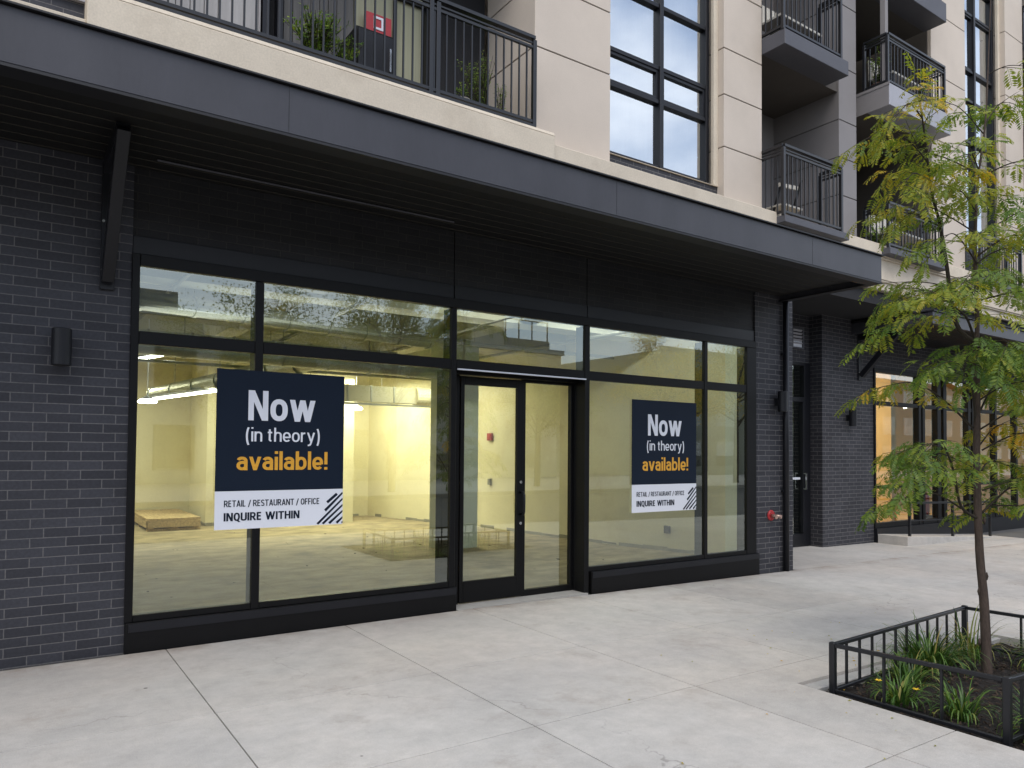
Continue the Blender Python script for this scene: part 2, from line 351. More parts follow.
for (x0,x1,y0,y1) in ((-9,4.58,-0.58,6.6),(7.52,31,-0.58,6.6),(4.58,7.52,3.19,6.6),(4.58,7.52,-0.58,1.13)):
    xm = [x for x in (x0, 4.0, x1) if x0 <= x <= x1]
    for a, b in zip(xm[:-1], xm[1:]):
        fill.face([(a,y0,gz(a)-0.010),(b,y0,gz(b)-0.010),(b,y1,gz(b)-0.010),(a,y1,gz(a)-0.010)])
tag(fill.build('sidewalk_joint_filler', m_joint), kind='structure')
kb = MB()
for i in range(len(xs)-1):
    kb.hexa([(xs[i]+.003,-0.76,-.6),(xs[i+1]-.003,-0.76,-.6),(xs[i+1]-.003,-0.61,-.6),(xs[i]+.003,-0.61,-.6)],
            [(xs[i]+.003,-0.76,gz(xs[i])-.004),(xs[i+1]-.003,-0.76,gz(xs[i+1])-.004),(xs[i+1]-.003,-0.61,gz(xs[i+1])-.004),(xs[i]+.003,-0.61,gz(xs[i])-.004)])
tag(kb.build('kerb', m_kerb, bev=0.012), kind='structure')

# ------------------------------------------------------------------ the apartment building
bld = empty('apartment_building', (0, 6.5, 0), 'apartment block of cream stone over dark brick with an empty lit shop', 'building')

# ground floor brick
B((-9, 0.775, 6.50, 6.95, -0.25, 3.86)).build('brick_wall', m_brick, bld)
hd = MB()
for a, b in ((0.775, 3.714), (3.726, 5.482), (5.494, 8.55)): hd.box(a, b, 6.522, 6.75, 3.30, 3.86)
hd.build('brick_header', m_brick_shade, bld)
lt = MB()
for a, b in ((0.778, 3.714), (3.726, 5.482), (5.494, 8.548)): lt.box(a, b, 6.512, 6.74, 3.152, 3.298)
lt.build('lintel', m_alu2, bld, bev=0.003)
B((0.776, 8.55, 6.56, 6.76, 3.16, 3.85)).build('header_backing', m_dark, bld)
pm = MB(); pm.box(8.505, 9.35, 6.50, 6.755, -0.35, 3.86); pm.box(9.325, 9.35, 6.756, 8.155, -0.35, 3.86); pm.build('brick_pillar', m_brick2, bld)
# recess with side door, then the next brick pier
B((9.35, 12.25, 8.16, 8.6, 3.28, 4.25), (9.35, 11.10, 8.16, 8.6, -0.35, 3.279)).build('recess_wall', m_brick2, bld)
B((12.25, 13.95, 7.90, 8.6, -0.35, 4.20)).build('brick_pier', m_brick2, bld)
dp = MB().tube([(9.125, 6.45, gz(9.2)), (9.125, 6.45, 3.80)], 0.042, 12)
dsp = dp.build('downspout', m_alu2, bld, smooth=True)
for z in (1.05, 3.0): B((9.07, 9.18, 6.46, 6.498, z, z+.04)).build('bracket', m_alu2, dsp)

# storefront frame
FY0, FY1 = 6.475, 6.56
fr = MB()
fr.box(0.772, 0.830, FY0, 6.66, 0.2335, 3.15)
for a, b, z0 in ((1.735, 1.803, 0.2335), (3.674, 3.735, -0.03), (5.430, 5.500, -0.05), (7.447, 7.507, 0.2335)): fr.box(a, b, FY0, 6.65, z0, 3.052)
fr.box(8.300, 8.50, FY0, 6.65, 0.2335, 3.052)
fr.box(0.831, 8.50, FY0-.002, FY1, 3.054, 3.15)
for a, b in ((0.831, 1.734), (1.804, 3.673), (3.736, 5.429), (5.501, 7.446), (7.508, 8.299)):
    fr.box(a, b, FY0+.006, FY1, 2.430, 2.533)
    if not (3.7 < a < 5): fr.box(a, b, FY0+.006, FY1, 0.2335, 0.286)
sf = fr.build('shopfront_frame', m_alu, bld, bev=0.004)
for q in ((0.776, 3.75, 6.455, 6.60, -0.06, 0.232), (5.53, 8.538, 6.455, 6.499, -0.12, 0.232)): B(q).build('base_panel', m_alu, sf, bev=0.005)
for q in ((0.80, 3.745, 6.4495, 6.4545, 0.160, 0.226), (5.54, 8.53, 6.4495, 6.4545, 0.160, 0.226)): B(q).build('base_trim', m_alu2, sf)
B((5.53, 8.50, 6.501, 6.60, -0.12, 0.230)).build('sill_core', m_alu, sf)
B((3.74, 5.428, 6.45, 6.474, 2.424, 2.438)).build('door_drip_strip', m_white, sf)
def pane(x0, x1, z0, z1, y=6.50, mat=None, parent=None, name='window_pane'):
    m = MB(); m.box(x0-.012, x1+.012, y, y+.010, z0-.012, z1+.012)
    # a single sheet keeps the reflection crisp
    m = MB(); m.face([(x0-.012,y,z0-.012),(x1+.012,y,z0-.012),(x1+.012,y,z1+.012),(x0-.012,y,z1+.012)])
    return m.build(name, mat or m_glass, parent or sf)
for a, b in ((0.830, 1.735), (1.803, 3.674), (5.50, 7.447), (7.507, 8.30)):
    pane(a, b, 0.286, 2.430); pane(a, b, 2.533, 3.052)
pane(3.735, 5.430, 2.533, 3.052)

# recessed entrance: jamb returns, door leaf and side light
DY = 6.68
er = MB()
er.box(5.430, 5.50, 6.651, 6.78, -0.06, 2.43); er.box(3.674, 3.735, 6.651, 6.78, -0.03, 2.43)
er.box(3.736, 5.429, 6.562, 6.60, 2.437, 2.53); er.box(3.736, 5.429, 6.601, 6.78, 2.40, 2.50)
er.box(3.736, 3.895, DY, DY+.06, 0.002, 2.398); er.box(5.39, 5.429, DY, DY+.06, 0.0, 2.398); er.box(4.712, 4.745, DY, DY+.06, 0.0, 2.398)
er.box(4.746, 5.389, DY, DY+.06, 0.0, 0.070); er.box(4.746, 5.389, DY, DY+.06, 2.37, 2.398)
en = er.build('entrance_frame', m_alu, bld, bev=0.003)
pane(4.745, 5.39, 0.07, 2.37, DY+.03, parent=en, name='side_light')
dl = MB()
dl.box(3.90, 3.948, DY-.012, DY+.035, 0.012, 2.39); dl.box(4.625, 4.708, DY-.012, DY+.035, 0.012, 2.39)
dl.box(3.949, 4.624, DY-.012, DY+.035, 0.012, 0.235); dl.box(3.949, 4.624, DY-.012, DY+.035, 2.30, 2.39)
door = dl.build('entrance_door', m_alu, bld, bev=0.003)
pane(3.948, 4.625, 0.235, 2.30, DY+.012, parent=door, name='door_glass')
MB().tube([(4.672, DY-.012, 1.15), (4.672, DY-.07, 1.15), (4.672, DY-.085, 1.12), (4.672, DY-.085, 0.94), (4.672, DY-.07, 0.91), (4.672, DY-.012, 0.91)], 0.014, 8).build('door_handle', m_alu2, door, smooth=True)
for z in (1.263, 0.811): MB().tube([(4.672, DY-.02, z), (4.672, DY-.0125, z)], 0.017, 12).build('lock', m_silver, door)
B((3.76, 5.46, 6.44, 6.9, -0.05, 0.0015)).build('threshold', m_kerb, bld)

# canopy
cn = MB(); cn.box(-9, 9.13, 5.05, 5.14, 3.79, 4.125); cn.box(9.04, 9.128, 5.141, 6.50, 3.79, 4.12)
can = cn.build('canopy', m_fascia, bld, bev=0.006)
B((-9, 9.16, 5.02, 6.80, 4.127, 4.139)).build('canopy_flashing', m_flash, can)
B((-9, 9.14, 5.045, 5.20, 3.770, 3.788), (9.02, 9.14, 5.202, 6.499, 3.770, 3.788)).build('drip_lip', m_flash, can)
so = MB(); y = 5.215
while y < 6.48:
    so.box(-9, 9.015, y, y+0.148, 3.845, 3.87); y += 0.155
so.build('canopy_soffit', m_soffit, can)
B((-9, 9.03, 5.15, 6.52, 3.882, 3.90)).build('soffit_gap', m_soffit, can)
so = MB(); y = 5.215
while y < 6.45:
    so.box(-9, 9.012, y+.149, y+.1545, 3.841, 3.852); y += 0.155
so.build('soffit_trim', m_soffback, can)
for x in (-1.5, 1.55, 4.6, 7.65): B((x, x+.004, 5.0488, 5.06, 3.80, 4.12)).build('panel_seam', m_flash, can)
def bracket(x, yw, yo, zb, zt, par):
    m = MB()
    m.box(x-.05, x+.05, yw-.03, yw-.002, zb-.03, zt-.02)                     # wall plate
    m.bar((x, yw-.03, zt-.06), (x, yo, zt-.06), .09, .11)                   # arm under the soffit
    m.bar((x, yw-.05, zb+.05), (x, yo-.02, zt-.045), .085, .10)              # strut
    k = m.build('bracket', m_alu2, par, bev=0.004)
    for z in (zb+.12, zb+.5): MB().tube([(x-.035, yw-.042, z), (x-.035, yw-.03, z)], .010, 8).build('bolt', m_galv, par)
bracket(0.60, 6.50, 5.66, 2.86, 3.85, can)
bracket(-4.2, 6.50, 5.66, 2.86, 3.85, can)
MB().tube([(0.90, 6.22, 3.834), (3.54, 6.22, 3.834)], 0.008, 6).build('conduit', m_slab, can)

# cream floor band over the canopy
bd = MB()
bd.box(0.43, 5.07, 6.60, 7.2, 4.60, 5.20)
ledge_top = MB().hexa([(0.43,6.60,5.20),(5.07,6.60,5.20),(5.07,7.2,5.20),(0.43,7.2,5.20)], [(0.43,6.615,5.245),(5.07,6.615,5.245),(5.07,7.2,5.262),(0.43,7.2,5.262)])
bd.build('stone_ledge', m_ledge, bld, bev=0.008); ledge_top.build('ledge_cap', m_ledge, bld, bev=0.006)
sb = MB()
sb.box(5.071, 32, 6.65, 7.2, 4.93, 5.135); sb.box(9.13, 32, 6.70, 7.3, 4.56, 4.929); sb.box(9.13, 32, 6.75, 7.3, 4.40, 4.559)
sb.box(9.13, 32, 6.665, 6.699, 4.895, 4.928); sb.box(9.13, 32, 6.715, 6.749, 4.53, 4.558)
sb.build('stone_band', m_ledge, bld, bev=0.008)
B((-9, 0.429, 6.64, 6.9, 4.15, 4.985)).build('sill_course', m_ledge, bld, bev=0.006)
MB().hexa([(9.13,6.76,4.39),(32,6.76,4.39),(32,8.0,4.19),(9.13,8.0,4.19)], [(9.13,6.76,4.399),(32,6.76,4.399),(32,8.0,4.30),(9.13,8.0,4.30)]).build('overhang_soffit', m_overhang, bld)
B((-9, 32, 6.82, 8.3, 4.16, 4.39)).build('floor_core', m_dark, bld)

# upper storeys: piers of stacked stone panels
JZ = [5.13, 6.372, 7.41, 8.45, 9.5, 10.5, 11.6, 13.2]
def pier(x0, x1, zs, y0=6.90, y1=7.95, mat=m_cream, name='stone_pier'):
    m = MB(); g = 0.007
    for a, b in zip(zs[:-1], zs[1:]): m.box(x0, x1, y0, y1, a+g, b-g)
    o = m.build(name, mat, bld, bev=0.004)
    B((x0+.012, x1-.012, y0+.012, y1-.012, zs[0]+.01, zs[-1]-.01)).build('joint_backing', m_joint, o)
    return o
pier(4.99, 6.17, [5.13, 6.37, 7.164, 8.2, 9.2, 10.2, 11.3, 13.2])
pier(8.335, 9.19, [5.13, 5.985, 6.745, 7.42, 8.3, 9.2, 10.2, 11.3, 13.2])
pier(11.20, 11.71, [5.0, 5.88, 6.51, 7.137, 8.04, 9.10, 10.2, 11.3, 13.2], mat=m_taupe, name='grey_pier', y1=8.4)
pier(14.24, 15.59, [5.13, 6.4, 7.6, 8.86, 10.06, 11.2, 13.2], y1=8.4)
pier(17.39, 18.25, [5.13, 6.5, 7.9, 9.3, 10.68, 12.0, 13.2])
pier(20.0, 21.4, [5.13, 6.4, 7.6, 8.86, 10.06, 11.2, 13.2])
pier(24.2, 32, [5.13, 6.4, 7.6, 8.86, 10.06, 11.2, 13.2])
B((8.24, 8.334, 7.00, 7.06, 5.43, 13.2)).build('jamb_trim', m_ledge, bld, bev=0.006)
B((17.30, 17.389, 7.00, 7.06, 5.43, 13.2)).build('jamb_trim', m_ledge, bld, bev=0.006)

def tall_window(x0, x1, zb, zt, mids, rows, vents, y=7.15):
    m = MB(); w = .065
    m.box(x0, x0+w, y-.06, y+.06, zb, zt); m.box(x1-w, x1, y-.06, y+.06, zb, zt)
    for c in mids: m.box(c-.036, c+.036, y-.07, y+.06, zb+.001, zt-.001)
    ed = [x0+w] + [v for c in mids for v in (c-.036, c+.036)] + [x1-w]
    cols = [(ed[2*i], ed[2*i+1]) for i in range(len(ed)//2)]
    for a, b in cols:
        m.box(a, b, y-.05, y+.06, zb+.002, zb+.085)
        for z in rows: m.box(a, b, y-.05, y+.06, z-.028, z+.028)
    win = m.build('tall_window', m_alu2, bld, bev=0.004)
    zz = [zb+.085] + [v for z in rows for v in (z-.028, z+.028)] + [zt]
    k = 0
    for i in range(len(zz)//2):
        for a, b in cols:
            if i in vents:
                q = B((a, a+.04, y-.035, y+.03, zz[2*i], zz[2*i+1]), (b-.04, b, y-.035, y+.03, zz[2*i], zz[2*i+1]), (a+.041, b-.041, y-.035, y+.03, zz[2*i], zz[2*i]+.04), (a+.041, b-.041, y-.035, y+.03, zz[2*i+1]-.04, zz[2*i+1]))
                q.build('vent_sash', m_alu2, win)
            pane(a, b, zz[2*i], zz[2*i+1], y, m_upglass, win)
    B((x0+.02, x1-.02, y+.09, y+.10, zb+.02, zt)).build('blind', m_blind, win)
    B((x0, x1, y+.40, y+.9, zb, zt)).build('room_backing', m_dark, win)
tall_window(6.17, 8.24, 5.43, 13.0, [7.275], [6.40, 6.872, 7.735, 8.75, 9.22, 10.1, 11.1, 11.57, 12.4], [1, 4, 7])
B((6.17, 8.334, 7.02, 7.25, 5.10, 5.425)).build('brick_spandrel', m_brick2, bld)
B((6.17, 8.334, 7.00, 7.10, 5.426, 5.432)).build('window_sill', m_ledge, bld)
tall_window(15.59, 17.30, 5.75, 13.0, [16.43], [6.95, 8.05, 8.92, 9.55, 10.75, 11.4, 12.3], [4], y=7.15)
B((15.59, 17.389, 7.02, 7.25, 5.10, 5.745)).build('brick_spandrel', m_brick2, bld)
# far left: brick bay with a window over it
B((-9, 0.429, 6.90, 7.2, 4.985, 5.235)).build('brick_spandrel', m_brick, bld)
B((-9, 0.429, 6.86, 7.2, 5.237, 5.285)).build('window_sill', m_slabpale, bld)
tall_window(-4.0, 0.30, 5.30, 13.0, [-2.6, -1.2], [6.40, 6.872, 7.735, 8.75, 10.1], [1])
B((0.30, 0.46, 6.90, 8.2, 5.29, 13.2)).build('stone_pier', m_cream, bld)
B((-9, -4.0, 6.90, 7.95, 5.29, 13.2)).build('stone_pier', m_cream, bld)
# roof and rear body so that the block is closed
B((-9, 32, 8.9, 20.5, 4.30, 13.2)).build('rear_body', m_cream, bld)
B((-9, 32, 6.9, 20.5, 13.201, 13.5)).build('roof', m_slab, bld)

# recess behind the wide balcony
def planks(x0, x1, y, z0, z1, w, mat, name, t=.03):
    m = MB(); x = x0
    while x < x1 - .02:
        m.box(x+.004, min(x+w, x1)-.004, y + random.uniform(0, .006), y+t, z0, z1); x += w
    return m.build(name, mat, bld)
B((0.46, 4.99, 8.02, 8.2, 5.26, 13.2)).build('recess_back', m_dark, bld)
B((0.46, 4.99, 6.9, 8.2, 5.0, 5.255), (0.46, 4.99, 7.0, 8.2, 7.95, 8.15)).build('balcony_floor', m_slab, bld)
planks(0.47, 2.12, 7.93, 5.26, 7.95, .135, m_plankgrey, 'board_cladding')
bdr = B((2.13, 2.19, 7.9, 8.0, 5.26, 7.9), (2.28, 2.34, 7.88, 8.0, 5.26, 7.9)).build('balcony_door', m_alu2, bld)
planks(2.36, 3.17, 7.93, 5.26, 7.95, .10, m_plankdark, 'dark_boards')
B((3.17, 4.05, 7.95, 7.99, 5.26, 7.9)).build('curtain', m_curtain, bld)
B((4.06, 4.14, 7.85, 8.0, 5.26, 7.9), (3.655, 3.69, 7.9, 7.94, 5.26, 7.9), (3.70, 4.05, 7.9, 7.94, 6.98, 7.03)).build('balcony_door', m_alu2, bld)

def railing(pts, z0, z1, par, posts=True, gap=.105, double=True):
    m = MB()
    for (ax, ay), (bx, by) in zip(pts[:-1], pts[1:]):
        a = Vector((ax, ay, 0)); b = Vector((bx, by, 0)); d = b - a; ln = d.length; d.normalize()
        m.bar((ax, ay, z1-.018), (bx, by, z1-.018), .062, .036)
        m.bar((ax, ay, z1-.125), (bx, by, z1-.125), .032, .028)
        if double: m.bar((ax, ay, z1-.075), (bx, by, z1-.075), .022, .018)
        m.bar((ax, ay, z0+.055), (bx, by, z0+.055), .034, .032)
        n = max(2, round(ln/gap))
        for i in range(1, n):
            p = a + d*(ln*i/n)
            m.box(p.x-.008, p.x+.008, p.y-.008, p.y+.008, z0+.066, z1-.135)
    o = m.build('railing', m_rail, par)
    if posts:
        for x, y in pts: B((x-.024, x+.024, y-.024, y+.024, z0, z1-.04)).build('railing_post', m_rail, par, bev=.003)
    return o
# wide balcony over the canopy
wb = B((0.47, 4.83, 6.64, 6.70, 5.258, 5.285)).build('balcony', m_rail, bld)
railing([(0.50, 6.67), (3.50, 6.67), (3.58, 6.67), (4.815, 6.67)], 5.27, 6.30, wb)
# second bay
def balcony(x0, x1, y0, z0, z1, yb, rail, mat=m_slab, backx=None):
    s = MB(); s.box(x0, x1, y0, 6.905, z0, z1); o = s.build('balcony', mat, bld, bev=.006)
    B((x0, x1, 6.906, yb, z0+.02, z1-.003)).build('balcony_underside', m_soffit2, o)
    if rail:
        railing([(x0+.015, 6.95), (x0+.015, y0+.04), (x1-.16, y0+.04), (x1-.16, 6.9)], z1, rail, o)
    return o
balcony(9.195, 10.83, 6.505, 4.96, 5.065, 8.15, 6.11)
balcony(9.195, 10.83, 6.505, 7.58, 7.81, 8.15, 8.86)
balcony(9.195, 10.83, 6.505, 10.33, 10.56, 8.15, 11.6)
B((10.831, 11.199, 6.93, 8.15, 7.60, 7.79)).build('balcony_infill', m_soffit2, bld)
B((9.19, 11.2, 8.16, 8.3, 5.0, 13.2)).build('recess_back', m_taupe, bld)
for z in (5.08, 7.83, 10.58):
    d = B((9.25, 9.31, 8.08, 8.155, z, z+2.3), (10.25, 10.31, 8.08, 8.155, z, z+2.3), (9.311, 10.249, 8.08, 8.155, z+2.24, z+2.3), (9.311, 10.249, 8.08, 8.155, z, z+.09), (9.76, 9.80, 8.08, 8.155, z+.091, z+2.239)).build('balcony_door', m_alu, bld)
    pane(9.311, 10.249, z+.09, z+2.24, 8.12, m_balglass, d); B((9.3, 10.26, 8.145, 8.158, z, z+2.3)).build('door_backing', m_dark, d)
# third bay
balcony(12.03, 14.0, 6.505, 4.95, 5.06, 8.5, 5.83)
b2 = balcony(12.03, 14.13, 6.505, 7.46, 7.83, 8.5, 8.70, m_slabpale)
B((12.028, 12.03, 6.515, 7.2, 7.455, 7.80), (12.02, 12.029, 6.50, 7.2, 7.80, 7.85)).build('side_cladding', m_taupe, b2)
balcony(12.03, 14.0, 6.505, 9.52, 9.87, 8.5, 10.9, m_slab)
B((12.05, 12.14, 6.58, 6.67, 7.83, 9.52)).build('balcony_post', m_taupe, bld, bev=.004)
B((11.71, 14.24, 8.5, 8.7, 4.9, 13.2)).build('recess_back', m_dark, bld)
for z in (5.08, 7.85): 
    d = B((12.3, 12.37, 8.42, 8.49, z, z+2.2), (13.6, 13.67, 8.42, 8.49, z, z+2.2), (12.371, 13.599, 8.42, 8.49, z+2.14, z+2.2)).build('balcony_door', m_alu2, bld)
    pane(12.37, 13.6, z, z+2.14, 8.46, m_balglass, d)
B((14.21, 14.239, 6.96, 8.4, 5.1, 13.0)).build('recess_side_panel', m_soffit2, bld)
# small balcony before the narrow window and far bay
jb = B((15.5, 17.4, 6.60, 6.9, 4.98, 5.07)).build('balcony', m_slab, bld)
railing([(15.54, 6.9), (15.54, 6.64), (17.36, 6.64), (17.36, 6.9)], 5.07, 5.95, jb)
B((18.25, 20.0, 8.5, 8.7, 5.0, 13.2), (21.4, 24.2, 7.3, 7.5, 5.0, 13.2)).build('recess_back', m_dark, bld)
for z in (5.0, 7.7, 10.4): balcony(18.4, 19.9, 6.505, z, z+.2, 8.4, z+1.2)

# ground floor beyond the recess: door, vent, next shopfront
sd = MB(); SY = 8.14
sd.box(11.10, 11.16, SY, SY+.1, -0.12, 3.278); sd.box(12.07, 12.248, SY, SY+.1, -0.12, 3.278)
sd.box(11.161, 12.069, SY, SY+.1, 3.22, 3.278); sd.box(11.161, 12.069, SY, SY+.1, 2.55, 2.64); sd.box(11.161, 12.069, SY, SY+.1, -0.12, 0.14)
sd.box(12.03, 12.069, SY, SY+.1, .141, 2.549)
sdo = sd.build('side_door', m_alu2, bld, bev=.004)
pane(11.16, 12.03, .14, 2.55, SY+.06, None, sdo); pane(11.16, 12.07, 2.64, 3.22, SY+.06, None, sdo)
B((11.5, 12.0, SY+.045, SY+.056, 1.13, 1.17)).build('door_sticker', m_white, sdo)
B((12.035, 12.06, SY-.06, SY-.04, .95, 1.25), (12.035, 12.06, SY-.04, SY, .95, .97), (12.035, 12.06, SY-.04, SY, 1.23, 1.25)).build('door_handle', m_silver, sdo)
B((11.05, 12.24, 9.6, 9.7, -0.1, 3.3)).build('lobby_wall', m_oppgrey, bld)
vt = B((11.68, 11.71, SY-.02, SY+.02, 3.52, 3.92), (12.0, 12.03, SY-.02, SY+.02, 3.52, 3.92), (11.711, 11.999, SY-.02, SY+.02, 3.52, 3.55), (11.711, 11.999, SY-.02, SY+.02, 3.89, 3.92)).build('wall_vent', m_slab, bld)
for i in range(5): MB().bar((11.712, SY, 3.62+.06*i), (11.998, SY, 3.62+.06*i), .04, .008, up=(0, .7, .7)).build('louvre', m_slabpale, vt)
B((11.711, 11.999, SY+.005, SY+.015, 3.551, 3.66)).build('louvre_backing', m_white, vt)

f2 = MB(); Y2 = 7.90
cols2 = [(13.95, 14.0), (15.62, 15.72), (15.78, 15.88), (16.40, 16.55), (16.66, 16.80), (17.78, 17.90), (17.98, 18.06), (19.1, 19.2), (20.2, 20.3), (21.3, 21.6), (23, 23.1), (24.5, 24.8)]
for a, b in cols2: f2.box(a, b, Y2-.03, Y2+.10, 0.16, 3.30)
for (a0, a1), (b0, b1) in zip(cols2[:-1], cols2[1:]):
    for z0, z1 in ((3.22, 3.30), (2.575, 2.655), (0.16, 0.26)): f2.box(a1+.001, b0-.001, Y2-.02, Y2+.10, z0, z1)
    if b0-a1 > .3: f2.box(a1+.001, b0-.001, Y2-.02, Y2+.10, 0.93, 0.99)
fr2 = f2.build('shopfront_frame', m_alu, bld, bev=.004)
for (a0, a1), (b0, b1) in zip(cols2[:-1], cols2[1:]):
    pane(a1, b0, 0.26, 2.575, Y2+.03, None, fr2); pane(a1, b0, 2.655, 3.22, Y2+.03, None, fr2)
B((13.96, 24.8, Y2-.06, Y2+.12, -0.35, 0.158)).build('base_panel', m_alu2, fr2)
hb = MB()
for a, b in ((13.952, 16.6), (16.612, 20.0), (20.012, 32)): hb.box(a, b, Y2+.02, Y2+.4, 3.302, 4.2)
hb.build('brick_header', m_brick2, bld)
B((24.8, 32, Y2, Y2+.5, -.4, 3.3)).build('brick_pier', m_brick2, bld)
c2 = MB(); c2.box(13.2, 32, 6.40, 6.47, 3.885, 4.10); c2.box(13.2, 13.27, 6.471, 7.90, 3.885, 4.09)
can2 = c2.build('canopy', m_fascia, bld, bev=.005)
B((13.18, 32, 6.37, 7.9, 4.102, 4.12)).build('canopy_flashing', m_flash, can2)
so = MB(); y = 6.50
while y < 7.88: so.box(13.28, 32, y, y+.118, 3.905, 3.925); y += .124
so.build('canopy_soffit', m_soffit, can2)
bracket(13.45, 7.90, 7.15, 3.05, 3.90, can2); bracket(18.0, 7.88, 6.50, 2.95, 3.90, can2)
# next shop's room
B((13.6, 25.5, 12.6, 12.8, -.35, 4.2), (12.3, 13.9, 8.61, 12.8, -.35, 4.2), (25.3, 25.6, 8.4, 12.8, -.35, 4.2)).build('interior_wall', m_warmwall, bld)
B((13.6, 25.5, 8.02, 12.8, -.3, .02)).build('interior_floor', m_warmfloor, bld)
B((13.6, 25.5, 8.32, 12.8, 3.9, 4.15)).build('interior_ceiling', m_warmwall, bld)
B((15.2, 15.5, 9.6, 9.9, .02, 3.9), (17.0, 17.2, 9.2, 12.6, .02, 3.9)).build('interior_wall', m_warmwall, bld)

# ------------------------------------------------------------------ the empty shop interior
B((-3.2, 9.33, 6.90, 19, -.35, 0.0)).build('interior_floor', m_intfloor, bld)
B((0.78, 8.55, 6.61, 6.899, -.3, -0.002)).build('interior_floor', m_intfloor, bld)
B((-3.2, 9.33, 6.77, 19, 3.90, 4.12)).build('interior_ceiling', m_intceil, bld)
pts = [(-3.1, 6.96), (-3.1, 18.15), (3.42, 18.05), (3.40, 16.25), (6.13, 15.57), (6.22, 17.1), (7.31, 16.97), (7.85, 14.74), (8.24, 13.2), (8.70, 9.45), (9.02, 7.95), (9.12, 7.46)]
wm = MB()
for (ax, ay), (bx, by) in zip(pts[:-1], pts[1:]):
    d = Vector((bx-ax, by-ay, 0)).normalized(); nrm = Vector((-d.y, d.x, 0))*0.22
    if nrm.dot(Vector((3-ax, 11-ay, 0))) > 0: nrm = -nrm
    e = nrm
    wm.hexa([(ax,ay,-.1),(bx,by,-.1),(bx+e.x,by+e.y,-.1),(ax+e.x,ay+e.y,-.1)], [(ax,ay,3.95),(bx,by,3.95),(bx+e.x,by+e.y,3.95),(ax+e.x,ay+e.y,3.95)])
wm.build('interior_wall', m_intwall, bld)
B((9.03, 9.32, 6.76, 7.45, -.1, 3.95)).build('interior_column', m_intcol, bld)
B((5.80, 6.49, 10.50, 10.92, -.05, 3.4)).build('interior_column', m_intcol, bld, bev=.01)
bm_ = MB()
bm_.box(-3, 9.0, 8.55, 8.95, 3.42, 3.9); bm_.box(-3, 9.0, 10.75, 11.15, 3.38, 3.9); bm_.box(-3, 8.6, 13.6, 14.0, 3.38, 3.9); bm_.box(-3, 8.6, 15.2, 15.6, 3.38, 3.9)
for x in (0.2, 2.75, 5.95): 
    for y0, y1 in ((6.9, 8.549), (8.951, 10.749), (11.151, 13.599), (14.001, 15.2)): bm_.box(x, x+.32, y0, y1, 3.46, 3.9)
bm_.build('ceiling_beam', m_intceil, bld)
# skirting line of grime where wall meets floor
def thing_mesh(o, label, cat, group=None): return tag(o, label, cat, group)

def duct_round(pts, r, label):
    t = empty('air_duct', pts[0], label, 'duct', 'air ducts under the shop ceiling')
    MB().tube(pts, r, 20).build('duct_pipe', m_galv, t, smooth=False)
    c = MB(); a = Vector(pts[0]); b = Vector(pts[-1]); d = (b-a)
    n = max(2, int(d.length/0.6))
    for i in range(n+1):
        p = a + d*(i/n); u = d.normalized()*.02
        c.tube([p-u, p+u], r+.012, 20)
    c.build('duct_collar', m_galv, t)
    h = MB()
    for i in range(1, n, 2):
        p = a + d*(i/n); h.box(p.x-.006, p.x+.006, p.y-.006, p.y+.006, p.z+r, 3.9)
    h.build('hanger', m_pipe, t)
    return t
duct_round([(1.2, 10.2, 2.92), (5.66, 10.2, 2.86)], .14, 'round galvanised duct nearest the window under the shop ceiling')
t = empty('air_duct', (6.2, 14.0, 2.72), 'boxy galvanised duct with round end hanging near the far shop wall', 'duct', 'air ducts under the shop ceiling')
B((4.2, 7.0, 13.85, 14.15, 2.58, 2.90)).build('duct_box', m_intceil, t)
MB().tube([(7.001, 13.9, 2.74), (7.35, 13.9, 2.74)], .19, 20).build('duct_end', m_intwall, t)
s = MB()
for x in (4.5, 5.0, 5.5, 6.0, 6.5): s.box(x, x+.03, 13.84, 14.16, 2.57, 2.91)
s.box(4.2, 7.3, 13.7, 13.74, 2.50, 2.54)
s.build('duct_seam', m_galv, t)
h = MB()
for x in (4.8, 6.3): h.box(x, x+.015, 14.0, 14.015, 2.9, 3.9)
h.build('hanger', m_pipe, t)
duct_round([(2.2, 15.0, 2.60), (3.30, 12.2, 2.86), (3.9, 10.6, 2.95)], .13, 'shiny diagonal duct beside the pendant lamp in the shop')
p = tag(MB().tube([(-2.5, 11.8, 3.1), (8.3, 11.8, 3.1)], .035, 8).build('sprinkler_pipe', m_pipe), 'thin sprinkler pipe running along under the shop ceiling', 'pipe')
p = tag(MB().tube([(-2.5, 9.6, 3.2), (8.7, 9.6, 3.25)], .03, 8).build('sprinkler_pipe', m_pipe), 'sprinkler pipe running just inside the shop window', 'pipe')

